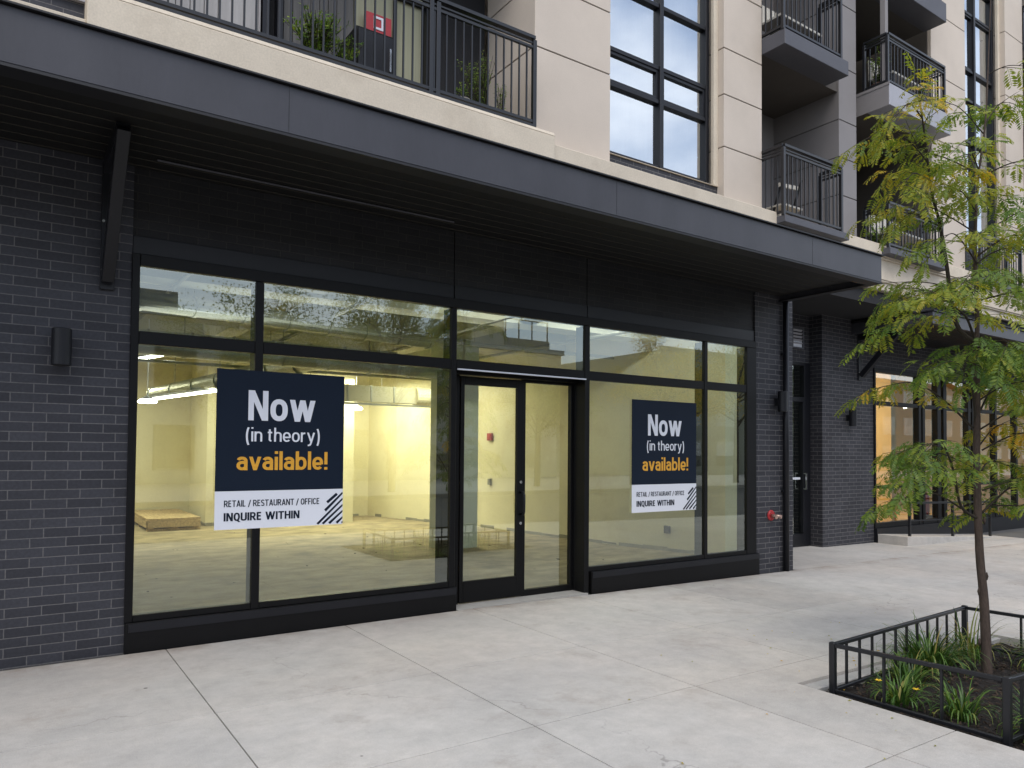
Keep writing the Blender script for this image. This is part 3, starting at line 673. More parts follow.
duct_round([(-1.2, 8.2, 3.18), (2.2, 9.1, 3.22), (5.2, 9.9, 3.26)], .11, 'slim round duct crossing just inside the widest shop pane')
t = empty('air_duct', (3.0, 11.6, 2.95), 'long boxy duct crossing the shop ceiling above the lamps', 'duct', 'air ducts under the shop ceiling')
B((0.2, 5.4, 11.35, 11.75, 2.98, 3.26)).build('duct_box', m_galv, t)
m = MB()
for k in range(9): m.box(.4+k*.58, .43+k*.58, 11.335, 11.765, 2.965, 3.275)
m.build('duct_seam', m_pipe, t)
for k, (a, b, r_) in enumerate((((-2, 12.6, 2.95), (7.6, 12.6, 2.98), .025), ((1.5, 7.2, 3.40), (1.3, 16, 3.30), .022), ((3.4, 7.0, 3.36), (3.6, 15.5, 3.30), .03), ((5.2, 7.1, 3.30), (5.3, 14, 3.26), .018), ((7.4, 7.2, 3.36), (7.0, 13.4, 3.3), .028))):
    tag(MB().tube([a, b], r_, 8).build('conduit', m_pipe), ('conduit crossing behind the boxy duct', 'conduit running back along the ceiling above the pallet', 'thicker conduit running back behind the sign pane', 'thin conduit running back above the thick column', 'conduit running back above the long plaster wall')[k] + ' in the empty shop', 'conduit')
def pendant(x, y, z, label):
    t = empty('pendant_lamp', (x, y, z), label, 'lamp', 'lit lamps inside the empty shop')
    c = MB().tube([(x, y, z-.035), (x, y, z-.01), (x, y, z+.03)], [.125, .145, .10], 20); c.build('lamp_diffuser', m_tube, t, smooth=True)
    MB().tube([(x, y, z+.031), (x, y, z+.08)], [.11, .03], 16).build('lamp_shade', m_white, t, smooth=True)
    MB().tube([(x, y, z+.08), (x, y, 3.9)], .008, 6).build('rod', m_white, t)
pendant(1.81, 13.0, 2.36, 'glowing pendant lamp hanging by the edge of the shop window')
pendant(6.12, 14.9, 2.50, 'small lit lamp seen just past the edge of the larger navy sign')
def strip_lamp(a, b, label):
    t = empty('strip_lamp', a, label, 'lamp', 'lit lamps inside the empty shop')
    MB().tube([a, b], .022, 8).build('lamp_tube', m_tube, t)
    a2 = Vector(a)+Vector((0,0,.045)); b2 = Vector(b)+Vector((0,0,.045))
    MB().bar(a2, b2, .09, .04).build('lamp_housing', m_white, t)
strip_lamp((2.05, 14.2, 2.46), (3.05, 13.2, 2.62), 'lit strip lamp under the shiny diagonal duct')
strip_lamp((1.70, 13.4, 3.05), (2.15, 12.6, 3.12), 'short lit strip lamp high up near the shop ceiling')

strip_lamp((4.8, 7.75, 3.84), (7.8, 7.75, 3.84), 'added fill strip lamp on the ceiling just inside the shop window above the door')  # added lamp up behind the beams, brightens the front of the shop
# pallet
pl = empty('wooden_pallet', (2.75, 16.6, 0), 'flat stack of pale wooden pallet boards on the shop floor by the back wall', 'pallet')
d = MB()
for i in range(9):
    y0 = 15.62 + i*.27; d.box(2.22, 3.18, y0, y0+.245, .20+random.uniform(0,.006), .245)
d.build('deck_boards', m_wood, pl)
q = MB()
for x in (2.24, 2.66, 3.05): q.box(x, x+.10, 15.63, 17.95, .05, .198)
q.build('bearer', m_wood, pl)
q = MB()
for y0 in (15.63, 16.7, 17.8): q.box(2.22, 3.18, y0, y0+.12, .004, .048)
q.build('bottom_board', m_wood, pl)
B((2.225, 3.175, 15.60, 15.628, .07, .195), (2.20, 2.218, 15.63, 17.95, .07, .195)).build('side_board', m_wood, pl)
gm = MB()
for (ax, ay), (bx, by) in zip(pts[1:-1], pts[2:]):
    a = Vector((ax, ay, 0)); b = Vector((bx, by, 0)); d = (b-a); n_ = Vector((d.y, -d.x, 0)).normalized()
    if n_.dot(Vector((3-ax, 11-ay, 0))) < 0: n_ = -n_
    k = 0.0
    while k < d.length-.12:
        l = random.uniform(.1, .5)
        if random.random() < .75: gm.bar(a + d.normalized()*k + n_*.006 + Vector((0,0,.025)), a + d.normalized()*min(d.length, k+l) + n_*.006 + Vector((0,0,.025)), .012, random.uniform(.03, .09))
        k += l
gm.build('floor_strip', m_pipe, bld)
db = MB(); random.seed(44)
for _ in range(70):
    x = random.uniform(-1.5, 7.6); y = random.uniform(8.0, 16.5)
    if 2.0 < x < 3.4 and y > 15: continue
    l = random.uniform(.006, .026); db.box(x, x+l, y, y+l*random.uniform(.5, 2), .001, random.uniform(.003, .010))
tag(db.build('floor_debris', m_chip), 'small crumbs of builders debris scattered over the shop floor', 'debris', kind='stuff')
# wall devices on the long plaster wall
def wall_at(y):
    for (ax, ay), (bx, by) in zip(pts[6:-1], pts[7:]):
        if by <= y <= ay: return ax + (bx-ax)*(ay-y)/(ay-by)
    return 8.9
def device(name, y, z, w, h, mat, label, cat, group=None):
    x = wall_at(y)
    o = B((x-.05, x-.004, y-w/2, y+w/2, z-h/2, z+h/2), (x-.062, x-.051, y-w*.3, y+w*.3, z-h*.3, z+h*.3)).build(name, mat, None, bev=.004)
    return tag(o, label, cat, group)
device('fire_alarm', 12.9, 1.90, .17, .15, m_red, 'red fire alarm box on the plaster wall seen through the entrance door', 'alarm')
o = B((6.44, 6.56, 16.98, 17.06, 1.95, 2.10)).build('fire_alarm', m_red, None, bev=.004); tag(o, 'red fire alarm box on the back wall beside the larger sign', 'alarm')
device('wall_outlet', 12.9, .97, .09, .13, m_pipe, 'small outlet plate below the red alarm seen through the door', 'outlet')
device('wall_outlet', 8.50, .35, .11, .12, m_dark, 'dark outlet plate low on the wall under the smaller sign', 'outlet')

# ------------------------------------------------------------------ signs
STRIPES = [[(0.866, 0.149), (0.949, 0.205)],[(0.85, 0.095), (1.002, 0.211)],[(0.788, 0.006), (1.003, 0.17)],[(0.832, 0.006), (1.003, 0.128)],[(0.886, 0.008), (1.004, 0.088)],[(0.948, 0.009), (1.005, 0.045)],[(0.992, 0.005), (1.006, 0.012)]]
def arc(cx, cy, rx, ry, a0, a1, n=12, e=2.35):
    out = []
    for i in range(n+1):
        a = R(a0 + (a1-a0)*i/n); c, s_ = math.cos(a), math.sin(a)
        out.append((cx + rx*math.copysign(abs(c)**(2/e), c), cy + ry*math.copysign(abs(s_)**(2/e), s_)))
    return out
# condensed grotesque letters as centre lines: (advance width, strokes); stroke weight is added when drawn
def glyph(ch, w):
    h = w/2; X = 520; C = 700; A = 740
    n_, o_ = 250, 270                                     # centre-line widths
    if ch == ' ': return 45, []
    if ch == 'o': return o_, [arc(o_/2, X/2, o_/2, X/2-h, 0, 360, 28)]
    if ch == 'e': return o_, [[(o_-4, X/2-20), (6, X/2-20)], arc(o_/2, X/2, o_/2, X/2-h, -8, 0, 1)[:1] + arc(o_/2, X/2, o_/2, X/2-h, -4, 318, 26)]
    if ch == 'n': return n_, [[(0, 0), (0, X)], arc(n_/2+4, X-h-150, n_/2-4, 150, 180, 0, 14) + [(n_, 0)]]
    if ch == 'h': return n_, [[(0, 0), (0, A)], arc(n_/2+4, X-h-150, n_/2-4, 150, 180, 0, 14) + [(n_, 0)]]
    if ch == 'a': return n_-10, [arc(115, X-h-130, 122, 130, 158, 0, 12) + [(237, 0)], arc(118, 160, 118, 160-h, 62, 318, 20)[:0] + [(237, 300), (130, 300)] + arc(130, 150+h/2, 132, 150-h/2, 90, 270, 12) + arc(130, 150+h/2, 105, 150-h/2, 270, 345, 6)]
    if ch == 'b': return o_, [[(0, 0), (0, A)], arc(o_/2, X/2, o_/2, X/2-h, 0, 360, 28)]
    if ch == 'v': return 280, [[(0, X), (140, 0)], [(140, 0), (280, X)]]
    if ch == 'w': return 470, [[(0, X), (117, 0)], [(117, 0), (235, X)], [(235, X), (353, 0)], [(353, 0), (470, X)]]
    if ch == 'y': return 280, [[(0, X), (145, 30)], [(280, X), (130, -90), (95, -150), (40, -172), (0, -172)]]
    if ch == 'i': return 0, [[(0, 0), (0, X)], [(0, A-w*.95), (0, A)]]
    if ch == 'l': return 0, [[(0, 0), (0, A)]]
    if ch == 't': return 170, [[(70, 650), (70, 120)] + arc(165, 120, 95, 120-h, 180, 262, 8), [(-15, X-h*.9), (175, X-h*.9)]]
    if ch == 'r': return 150, [[(0, 0), (0, X)], arc(140, X-h-150, 136, 150, 180, 88, 9) + [(160, X-h)]]
    if ch == '(': return 95, [arc(175, 270, 175, 560, 126, 234, 16, 2)]
    if ch == ')': return 95, [arc(-80, 270, 175, 560, 54, -54, 16, 2)]
    if ch == '!': return 0, [[(0, 215), (0, C+20)], [(0, 0), (0, w*.95)]]
    if ch == '/': return 190, [[(-10, -70), (200, C+10)]]
    K = 290
    if ch == 'N': return K+20, [[(0, 0), (0, C)], [(K+20, 0), (K+20, C)], [(0+w*.1, C), (K+20-w*.1, 0)]]
    if ch == 'I': return 0, [[(0, 0), (0, C)]]
    if ch == 'E': return K-60, [[(0, 0), (0, C)], [(0, h), (K-50, h)], [(0, C/2+10), (K-75, C/2+10)], [(0, C-h), (K-50, C-h)]]
    if ch == 'F': return K-75, [[(0, 0), (0, C)], [(0, C/2), (K-80, C/2)], [(0, C-h), (K-55, C-h)]]
    if ch == 'L': return K-75, [[(0, 0), (0, C)], [(0, h), (K-55, h)]]
    if ch == 'T': return K-10, [[(K/2-5, 0), (K/2-5, C)], [(-h, C-h), (K-10+h, C-h)]]
    if ch == 'H': return K, [[(0, 0), (0, C)], [(K, 0), (K, C)], [(0, C/2), (K, C/2)]]
    if ch == 'A': return 320, [[(0, 0), (160, C)], [(320, 0), (160, C)], [(60, 190), (260, 190)]]
    if ch == 'W': return 560, [[(0, C), (140, 0)], [(140, 0), (280, C)], [(280, C), (420, 0)], [(420, 0), (560, C)]]
    if ch == 'U': return K-5, [[(0, C), (0, 200)] + arc(K/2, 200, K/2, 200-h, 180, 360, 16)[1:] + [(K, C)]]
    if ch == 'O': return K+5, [arc(K/2+2, C/2, K/2+2, C/2-h, 0, 360, 30)]
    if ch == 'Q': return K+5, [arc(K/2+2, C/2, K/2+2, C/2-h, 0, 360, 30), [(K*.55, 110), (K+30, -95)]]
    if ch == 'C': return K-10, [arc(K/2, C/2, K/2, C/2-h, 38, 322, 24)]
    if ch == 'R': return K-10, [[(0, 0), (0, C)], [(0, C-h), (130, C-h)] + arc(140, C-h-160, 120, 160, 88, -88, 12) + [(0, C-h-320)], [(130, C-h-320), (K+5, 0)]]
    if ch == 'S': return K-30, [arc(128, C-h-150, 128, 150, 28, 180, 10) + [(12, 455), (60, 395), (190, 320), (246, 250)] + arc(128, h+150, 130, 150, 0, -155, 12)]
    raise KeyError(ch)
def text(body, parent, name, x0, x1, z0, z1, y, mat, weight=100):
    pen = 0; polys = []
    for k, ch in enumerate(body):
        adv, strokes = glyph(ch, weight)
        for st in strokes:
            pts = [(p[0]+pen, p[1]) for p in st]
            cl = len(pts) > 5 and math.hypot(pts[0][0]-pts[-1][0], pts[0][1]-pts[-1][1]) < 2
            if cl: pts = pts[:-1]
            n = len(pts); lt, rt_ = [], []
            for i in range(n):
                a = pts[(i-1) % n] if (cl or i > 0) else pts[i]; b = pts[(i+1) % n] if (cl or i < n-1) else pts[i]
                d1 = Vector((pts[i][0]-a[0], pts[i][1]-a[1])); d2 = Vector((b[0]-pts[i][0], b[1]-pts[i][1]))
                if d1.length < 1e-6: d1 = d2
                if d2.length < 1e-6: d2 = d1
                d1.normalize(); d2.normalize(); t = (d1+d2).normalized(); nn = Vector((-t.y, t.x))
                # slanted strokes keep flat ends: widen sideways instead
                m = weight/2/max(.5, nn.dot(Vector((-d1.y, d1.x))))
                if n == 2 and abs(d1.y) > .5 and abs(d1.x) > .05:
                    off = Vector((weight/2/abs(d1.y), 0))*(-1 if d1.y > 0 else 1)
                else: off = nn*m
                lt.append((pts[i][0]+off.x, pts[i][1]+off.y)); rt_.append((pts[i][0]-off.x, pts[i][1]-off.y))
            polys.append([(lt[i], rt_[i], rt_[(i+1) % n], lt[(i+1) % n]) for i in range(n if cl else n-1)])
        pen += adv + weight*1.0 + (46 if ch != ' ' else 30)
    ax = min(p[0] for st in polys for q in st for p in q); bx = max(p[0] for st in polys for q in st for p in q)
    ay = min(p[1] for st in polys for q in st for p in q); by = max(p[1] for st in polys for q in st for p in q)
    m = MB()
    for k, st in enumerate(polys):
        yy = y - .00025*(k % 4)
        for q in st: m.face([(x0+(p[0]-ax)/(bx-ax)*(x1-x0), yy, z0+(p[1]-ay)/(by-ay)*(z1-z0)) for p in q])
    return m.build(name, mat, parent)

def sale_sign(X0, X1, Z0, Z1, y, split, label):
    t = empty('window_sign', (X0, y, Z0), label, 'sign', 'leasing signs on the shop windows')
    W, H = X1-X0, Z1-Z0
    zs = Z0 + split*H
    U = lambda u: X0+u*W
    Vv = lambda v: Z0+v*H
    B((X0, X1, y, y+.008, zs, Z1)).build('navy_panel', m_navy, t)
    B((X0, X1, y, y+.008, Z0, zs-.0005)).build('white_panel', m_white, t)
    ty = y-.002
    text('Now', t, 'lettering', U(.232), U(.757), Vv(.683), Vv(.874), ty, m_white, 118)
    text('(in theory)', t, 'lettering', U(.217), U(.797), Vv(.524), Vv(.640), ty, m_white, 84)
    text('available!', t, 'lettering', U(.152), U(.864), Vv(.368), Vv(.489), ty, m_orange, 112)
    text('RETAIL / RESTAURANT / OFFICE', t, 'lettering', U(.066), U(.800), Vv(.136), Vv(.181), ty, m_navy, 100)
    text('INQUIRE WITHIN', t, 'lettering', U(.066), U(.641), Vv(.045), Vv(.103), ty, m_navy, 124)
    st = MB()
    for (u0, v0), (u1, v1) in STRIPES:
        du, dv = (u1-u0)*W, (v1-v0)*H; l_ = math.hypot(du, dv); nx_, nz_ = -dv/l_*.0125, du/l_*.0125
        a = Vector((U(u0), ty, Vv(v0))); b = Vector((U(u1), ty, Vv(v1))); o_ = Vector((nx_, 0, nz_))
        cut = lambda p: Vector((min(p.x, X1-.002), p.y, max(p.z, Z0+.004)))
        st.face([cut(a-o_), cut(b-o_), cut(b+o_), cut(a+o_)])
    st.build('stripes', m_navy, t)
    return t
sale_sign(1.4225, 2.539, .9235, 2.2765, 6.463, .238, 'larger navy and white leasing sign across two panes left of the door')
sale_sign(6.168, 7.290, .876, 2.240, 6.478, .246, 'navy and white leasing sign on the pane to the right of the door')

# ------------------------------------------------------------------ wall lamps, fire connection
def wall_lamp(x, y, z0, z1, label, r=.066):
    t = empty('wall_lamp', (x, y, z0), label, 'wall lamp', 'cylinder lamps on the dark brick')
    yc = y - r - .045; zm = (z0+z1)/2
    MB().tube([(x, yc, z0), (x, yc, z0+.004), (x, yc, z1-.004), (x, yc, z1)], [r-.004, r, r, r-.004], 28).build('lamp_shade', m_alu2, t, smooth=False)
    MB().tube([(x, yc, z0-.002), (x, yc, z0-.0005)], r-.012, 20).build('lamp_lens', m_dark, t)
    B((x-.035, x+.035, y-.06, y-.001, zm-.06, zm+.05)).build('wall_mount', m_alu2, t, bev=.003)
wall_lamp(.305, 6.50, 2.21, 2.485, 'black cylinder wall lamp beside the bracket at the wide shop window')
wall_lamp(8.96, 6.50, 2.19, 2.475, 'black cylinder wall lamp on the brick pillar next to the downspout')
wall_lamp(13.05, 7.90, 2.13, 2.45, 'black cylinder wall lamp on the brick pier behind the young tree', .07)
fc = empty('fire_connection', (8.86, 6.5, .735), 'red round fire hose connection with brass caps on the brick pillar', 'fire connection')
MB().tube([(8.84, 6.499, .735), (8.84, 6.487, .735), (8.84, 6.475, .735)], [.075, .075, .062], 24).build('plate', m_red, fc)
for sx in (-.03, .04):
    c = MB().tube([(8.84+sx*.5, 6.474, .735), (8.84+sx*1.1, 6.42, .728), (8.84+sx*1.4, 6.385, .722)], [.024, .024, .024], 12)
    c.build('outlet', m_brass, fc, smooth=True)
    MB().tube([(8.84+sx*1.4, 6.384, .722), (8.84+sx*1.5, 6.368, .72)], [.030, .027], 8).build('cap', m_brass, fc)

# ------------------------------------------------------------------ ramp and handrail at the next shop
rp = MB().hexa([(13.96,7.25,-.3),(17.8,7.25,-.3),(17.8,7.83,-.3),(13.96,7.83,-.3)], [(13.96,7.25,.06),(17.8,7.25,-.155),(17.8,7.83,-.155),(13.96,7.83,.06)])
tag(rp.build('ramp', m_walk, bev=.006), kind='structure')
hr = empty('handrail', (14.5, 7.35, 0), 'black metal handrail on the low ramp before the next shop window', 'handrail')
MB().bar((14.2, 7.35, .68), (17.6, 7.35, .60), .045, .04).build('top_rail', m_rail, hr)
for x in (14.22, 15.9, 17.55):
    B((x-.022, x+.022, 7.328, 7.372, -.2, .68-.0235*(x-14.2)-.02)).build('post', m_rail, hr)
MB().bar((14.2, 7.35, .34), (17.6, 7.35, .26), .02, .02).build('lower_rail', m_rail, hr)

for k, x in enumerate((14.4, 15.1, 16.1, 17.2, 18.4)):
    t = empty('pendant_bulb', (x, 9.6+.3*(k % 2), 3.0), 'small lit pendant bulb hanging in the neighbouring shop', 'lamp', 'pendant bulbs in the neighbouring shop')
    MB().tube([(x, 9.6+.3*(k % 2), 2.75), (x, 9.6+.3*(k % 2), 2.80), (x, 9.6+.3*(k % 2), 2.88)], [.03, .055, .02], 10).build('bulb', m_tube, t, smooth=True)
    MB().tube([(x, 9.6+.3*(k % 2), 2.88), (x, 9.6+.3*(k % 2), 3.9)], .006, 5).build('cord', m_alu, t)
# things in the next shop
sh = empty('display_shelf', (14.35, 9.3, .02), 'dark wall shelf with small goods inside the warm lit neighbouring shop', 'shelf')
m = MB()
for z in (1.2, 1.55, 1.9): m.box(14.05, 14.35, 9.0, 9.8, z, z+.03)
m.box(14.02, 14.05, 9.0, 9.8, .02, 2.2); m.build('shelf_boards', m_alu2, sh)
m = MB()
for z in (1.231, 1.581, 1.931):
    for k in range(4): m.box(14.12, 14.24, 9.06+k*.19, 9.16+k*.19, z, z+.14)
m.build('goods', m_jar, sh, bev=.01)
fx = empty('fire_extinguisher', (16.95, 8.6, .02), 'small red extinguisher standing behind the neighbouring shop window', 'extinguisher')
MB().tube([(17.05,8.45,.25),(17.05,8.45,.28),(17.05,8.45,.70),(17.05,8.45,.76)], [.06,.075,.075,.03], 14).build('cylinder_body', m_red, fx, smooth=True)
MB().tube([(17.05,8.45,.76),(17.05,8.45,.84)], .022, 8).build('valve', m_alu, fx)
B((16.9,17.2,8.35,8.55,.02,.25)).build('stand', m_alu2, fx)

# ------------------------------------------------------------------ tree bed with its fence
bed = MB(); nx, ny = 46, 34; random.seed(3)
hts = [[gz(HX0+(HX1-HX0)*i/nx) - .075 + random.uniform(-.012, .016) + .05*math.exp(-(((HX0+(HX1-HX0)*i/nx)-6.1)**2+((HY0+(HY1-HY0)*j/ny)-2.55)**2)*3) for j in range(ny+1)] for i in range(nx+1)]
def bp_(i, j): return (HX0+(HX1-HX0)*i/nx, HY0+(HY1-HY0)*j/ny, hts[i][j])
for i in range(nx):
    for j in range(ny): bed.face([bp_(i,j), bp_(i+1,j), bp_(i+1,j+1), bp_(i,j+1)])
tag(bed.build('soil', m_mulch), kind='structure')
ch = MB()
for _ in range(2600):
    x = random.uniform(HX0+.02, HX1-.02); y = random.uniform(HY0+.02, HY1-.02); z = gz(x)-.058+.05*math.exp(-((x-6.1)**2+(y-2.55)**2)*3)+random.uniform(-.004,.012)
    a = random.uniform(0, math.pi); l = random.uniform(.012, .04); w = l*random.uniform(.25, .5); tz = random.uniform(-.3, .3)
    dx, dy = math.cos(a)*l/2, math.sin(a)*l/2; ex, ey = -math.sin(a)*w/2, math.cos(a)*w/2
    ch.hexa([(x-dx-ex,y-dy-ey,z-tz*l),(x+dx-ex,y+dy-ey,z+tz*l),(x+dx+ex,y+dy+ey,z+tz*l),(x-dx+ex,y-dy+ey,z-tz*l)], [(x-dx-ex,y-dy-ey,z-tz*l+.004),(x+dx-ex,y+dy-ey,z+tz*l+.004),(x+dx+ex,y+dy+ey,z+tz*l+.004),(x-dx+ex,y-dy+ey,z-tz*l+.004)])
tag(ch.build('mulch_chips', m_chip), 'scattered brown bark chips over the dark soil of the tree bed', 'mulch', kind='stuff')
random.seed(31); fl = MB()
for _ in range(150):
    x = random.gauss(5.9, .9); y = random.gauss(2.6, .75)
    if not (1.2 < y < 5.5): continue
    inb = HX0 < x < HX1 and HY0 < y < HY1; z = gz(x) + (-.03 if inb else .003); a = random.uniform(0, 6.28); l = random.uniform(.014, .032)
    dx, dy = math.cos(a)*l, math.sin(a)*l; lift = random.uniform(.002, .008)
    fl.face([(x,y,z), (x+dx*.5-dy*.22, y+dy*.5+dx*.22, z+lift), (x+dx,y+dy,z+.001), (x+dx*.5+dy*.22, y+dy*.5-dx*.22, z+lift)], random.uniform(.6, 1))
tag(fl.build('fallen_leaves', m_leaf, tone=True), 'tiny yellow leaflets fallen on the mulch and paving under the tree', 'leaves', kind='stuff')
cb = MB()
cb.hexa([(4.66,3.06,-.2),(7.5,3.06,-.2),(7.5,3.165,-.2),(4.66,3.165,-.2)], [(4.66,3.06,gz(4.66)-.02),(7.5,3.06,gz(7.5)-.02),(7.5,3.165,gz(7.5)-.02),(4.66,3.165,gz(4.66)-.02)])
tag(cb.build('bed_edging', m_kerb, bev=.006), kind='structure')

fn = empty('planter_fence', (5.8, 2.3, 0), 'low black metal fence of square posts and bars around the tree bed', 'fence')
PL = Vector((4.72, 2.97, 0)); PF = Vector((4.73, 1.90, 0)); PB = Vector((6.95, 3.12, 0)); PR = Vector((7.05, 1.85, 0))
def ztop(v): return .305 + (.035 if v.y < 2.2 and v.x < 5 else 0) + gz(v.x)*.8
for v in (PL, PF, PB, PR):
    B((v.x-.020, v.x+.020, v.y-.020, v.y+.020, gz(v.x)-.10, ztop(v)+.006)).build('post', m_rail, fn, bev=.004)
def fence_side(a, b, n):
    ra = Vector((a.x, a.y, ztop(a)-.014)); rb = Vector((b.x, b.y, ztop(b)-.014))
    d = (rb-ra).normalized()
    MB().bar(ra+d*.021, rb-d*.021, .030, .026).build('top_rail', m_rail, fn, bev=.003)
    la = Vector((a.x, a.y, gz(a.x)-.015)); lb = Vector((b.x, b.y, gz(b.x)-.015))
    MB().bar(la+d*.021, lb-d*.021, .026, .024).build('bottom_rail', m_rail, fn, bev=.003)
    for i in range(1, n):
        p = ra.lerp(rb, i/n); q = la.lerp(lb, i/n)
        B((p.x-.0075, p.x+.0075, p.y-.0075, p.y+.0075, q.z+.011, p.z-.0125)).build('bar', m_rail, fn)
fence_side(PL, PF, 3); fence_side(PL, PB, 12); fence_side(PB, PR, 3); fence_side(PF, PR, 13)

# strap-leaved plants
def clump(x, y, r, n, h, label, flowers=0, dry=0.12):
    t = empty('strap_leaf_plant', (x, y, gz(x)-.06), label, 'plant', 'strap leaved plants in the tree bed')
    m = MB()
    for k in range(n):
        a = random.uniform(0, 2*math.pi); rr = r*math.sqrt(random.random())*.35
        bx, by = x+rr*math.cos(a), y+rr*math.sin(a); a += random.uniform(-.7, .7)
        ln = h*random.uniform(.7, 1.35); lean = random.uniform(.3, 1.45); w = random.uniform(.0032, .0072)
        tone = random.random()*.8 if random.random() > dry else random.uniform(.85, 1)
        p = Vector((bx, by, gz(x)-.065)); el = math.pi/2 - lean*.35; sd = Vector((-math.sin(a), math.cos(a), 0))
        prev = None; seg = 7
        for i in range(seg+1):
            ww = w*(1-(i/seg)**2.2)+.0006
            cur = (p - sd*ww, p + sd*ww)
            if prev: m.face([prev[0], prev[1], cur[1], cur[0]], tone)
            prev = cur
            p = p + Vector((math.cos(a)*math.cos(el), math.sin(a)*math.cos(el), math.sin(el)))*(ln/seg)
            el -= lean*(.18+.09*i)
            p.z = max(p.z, gz(x)-.05)
    m.build('leaves', m_grass, t, tone=True)
    for k in range(flowers):
        a = random.uniform(0, 6.28); fx_, fy = x+math.cos(a)*r*.5, y+math.sin(a)*r*.5; z = gz(x)-.06+h*random.uniform(.35, .6)
        f = MB()
        for j in range(6):
            b = j*math.pi/3; d = Vector((math.cos(b), math.sin(b), .5))*.026; s_ = Vector((-math.sin(b), math.cos(b), 0))*.009; c = Vector((fx_, fy, z))
            f.face([c, c+d*.6+s_, c+d, c+d*.6-s_])
        f.build('flower', m_flower, t); MB().tube([(x, y, gz(x)-.06), (fx_, fy, z)], .002, 5).build('flower_stem', m_twig, t)
random.seed(11)
clump(5.00, 2.66, .26, 100, .24, 'leafy green plant with yellow flowers by the near fence corner', 2)
clump(5.06, 2.30, .24, 90, .25, 'bright strap leaved plant behind the second bar of the near fence')
clump(5.06, 1.82, .28, 120, .27, 'arching strap leaved plant at the lower front corner post', 1)
clump(5.98, 2.95, .40, 260, .38, 'largest dark green strap leaved plant at the back rail beside the trunk')
clump(5.50, 2.86, .28, 90, .26, 'low grassy plant along the back rail between flowers and big clump')
clump(6.75, 2.40, .32, 130, .36, 'strap leaved plant behind the tree trunk near the frame edge', 0, .25)
clump(5.85, 1.75, .3, 120, .34, 'strap leaved plant beside the street side of the tree trunk')
clump(6.62, 2.92, .30, 70, .42, 'wispy dry grassy plant by the far fence corner', 0, .7)

# ------------------------------------------------------------------ the honey locust
random.seed(21)
tr = empty('honey_locust_tree', (6.15, 2.64, -.05), 'young honey locust tree with green and yellowing feathery leaves in the fenced bed', 'tree')
T0 = Vector((6.07, 2.63, 0)); AX = Vector((.826, -.564, 0)); BX = Vector((.564, .826, 0))
def tp(px, py, b):                                   # tree frame: sideways, depth and height in metres about the trunk
    k = (5.6 + b)/5.6/131.4
    p = T0 + AX*((px-976)*k) + BX*b; p.z = (py-662)*-k if b == 0 else 1.6 - (py-452)*k
    return p
def tz(px, py, b=0.0):
    k = (5.6 + b)/5.6/131.4
    dx = px-976
    if dx < -22: dx = -22 + (dx+22)*.76
    p = T0 + AX*(dx*k) + BX*b; p.z = 1.6 - (py-455)*k
    return p
def smooth_path(pts, n=4):
    out = []
    P = [pts[0]] + list(pts) + [pts[-1]]
    for i in range(1, len(P)-2):
        for k in range(n):
            t = k/n; a, b, c, d = P[i-1], P[i], P[i+1], P[i+2]
            out.append(0.5*((2*b) + (c-a)*t + (2*a-5*b+4*c-d)*t*t + (3*b-a-3*c+d)*t**3))
    out.append(pts[-1]); return out
trunk = MB()
tpts = smooth_path([tz(984, 680), tz(984, 660), tz(982, 600), tz(978, 550), tz(976, 470), tz(977, 400), tz(976, 345), tz(978, 325), tz(978, 250, .02), tz(984, 180, .05), tz(992, 120, .05), tz(1000, 50, .1), tz(1004, -30, .1)], 4)
nT = len(tpts)
trunk.tube(tpts, [max(.004, .039*(1-i/nT)**1.05 + (.004 if i < 4 else 0) + random.uniform(-.0012, .0012)) for i in range(nT)], 14)
for (px, py) in ((985, 575), (977, 640), (974, 455), (983, 520), (977, 590)):
    c = tz(px, py); trunk.tube([c - Vector((0,0,.03)), c, c + Vector((0,0,.03))], [.004, .012, .004], 8)
trunk.build('trunk', m_bark, tr, smooth=True)
branch = MB(); leaves = MB()
def compound_leaf(p, d, ln, tone):
    d = d.normalized(); side = d.cross(Vector((0,0,1)))
    if side.length < .1: side = Vector((1,0,0))
    side.normalize()
    roll = random.uniform(-.6, .6)
    nrm = side.cross(d); side = (side*math.cos(roll) + nrm*math.sin(roll)).normalized()
    n = random.randint(7, 10); pos = p.copy(); step = ln/n
    droop = random.uniform(.03, .17); curl = random.uniform(.05, .3)
    for i in range(n):
        d = (d + Vector((0, 0, -droop))).normalized(); prv = pos.copy(); pos = pos + d*step
        leaves.face([prv - side*.0012, prv + side*.0012, pos + side*.0012, pos - side*.0012], .25)
        f = math.sin(math.pi*(i+1.2)/(n+1.6))
        ll = ln*.33*(.55+.45*f)*random.uniform(.85, 1.1); lw = ll*.36
        nn = side.cross(d).normalized()
        for s_ in (-1, 1):
            if random.random() < .04: continue
            ax = (side*s_*.86 + d*random.uniform(.35, .6) + nn*random.uniform(-.28, .1)).normalized()
            ac = ax.cross(nn).normalized(); b = pos + ax*.003
            tn = min(1, max(0, tone + random.uniform(-.10, .10)))
            tip = b + ax*ll - nn*ll*curl; mid = b + ax*ll*.48
            leaves.face([b, mid + ac*lw*.5 - nn*lw*.12, tip, mid - ac*lw*.5 - nn*lw*.12], tn)
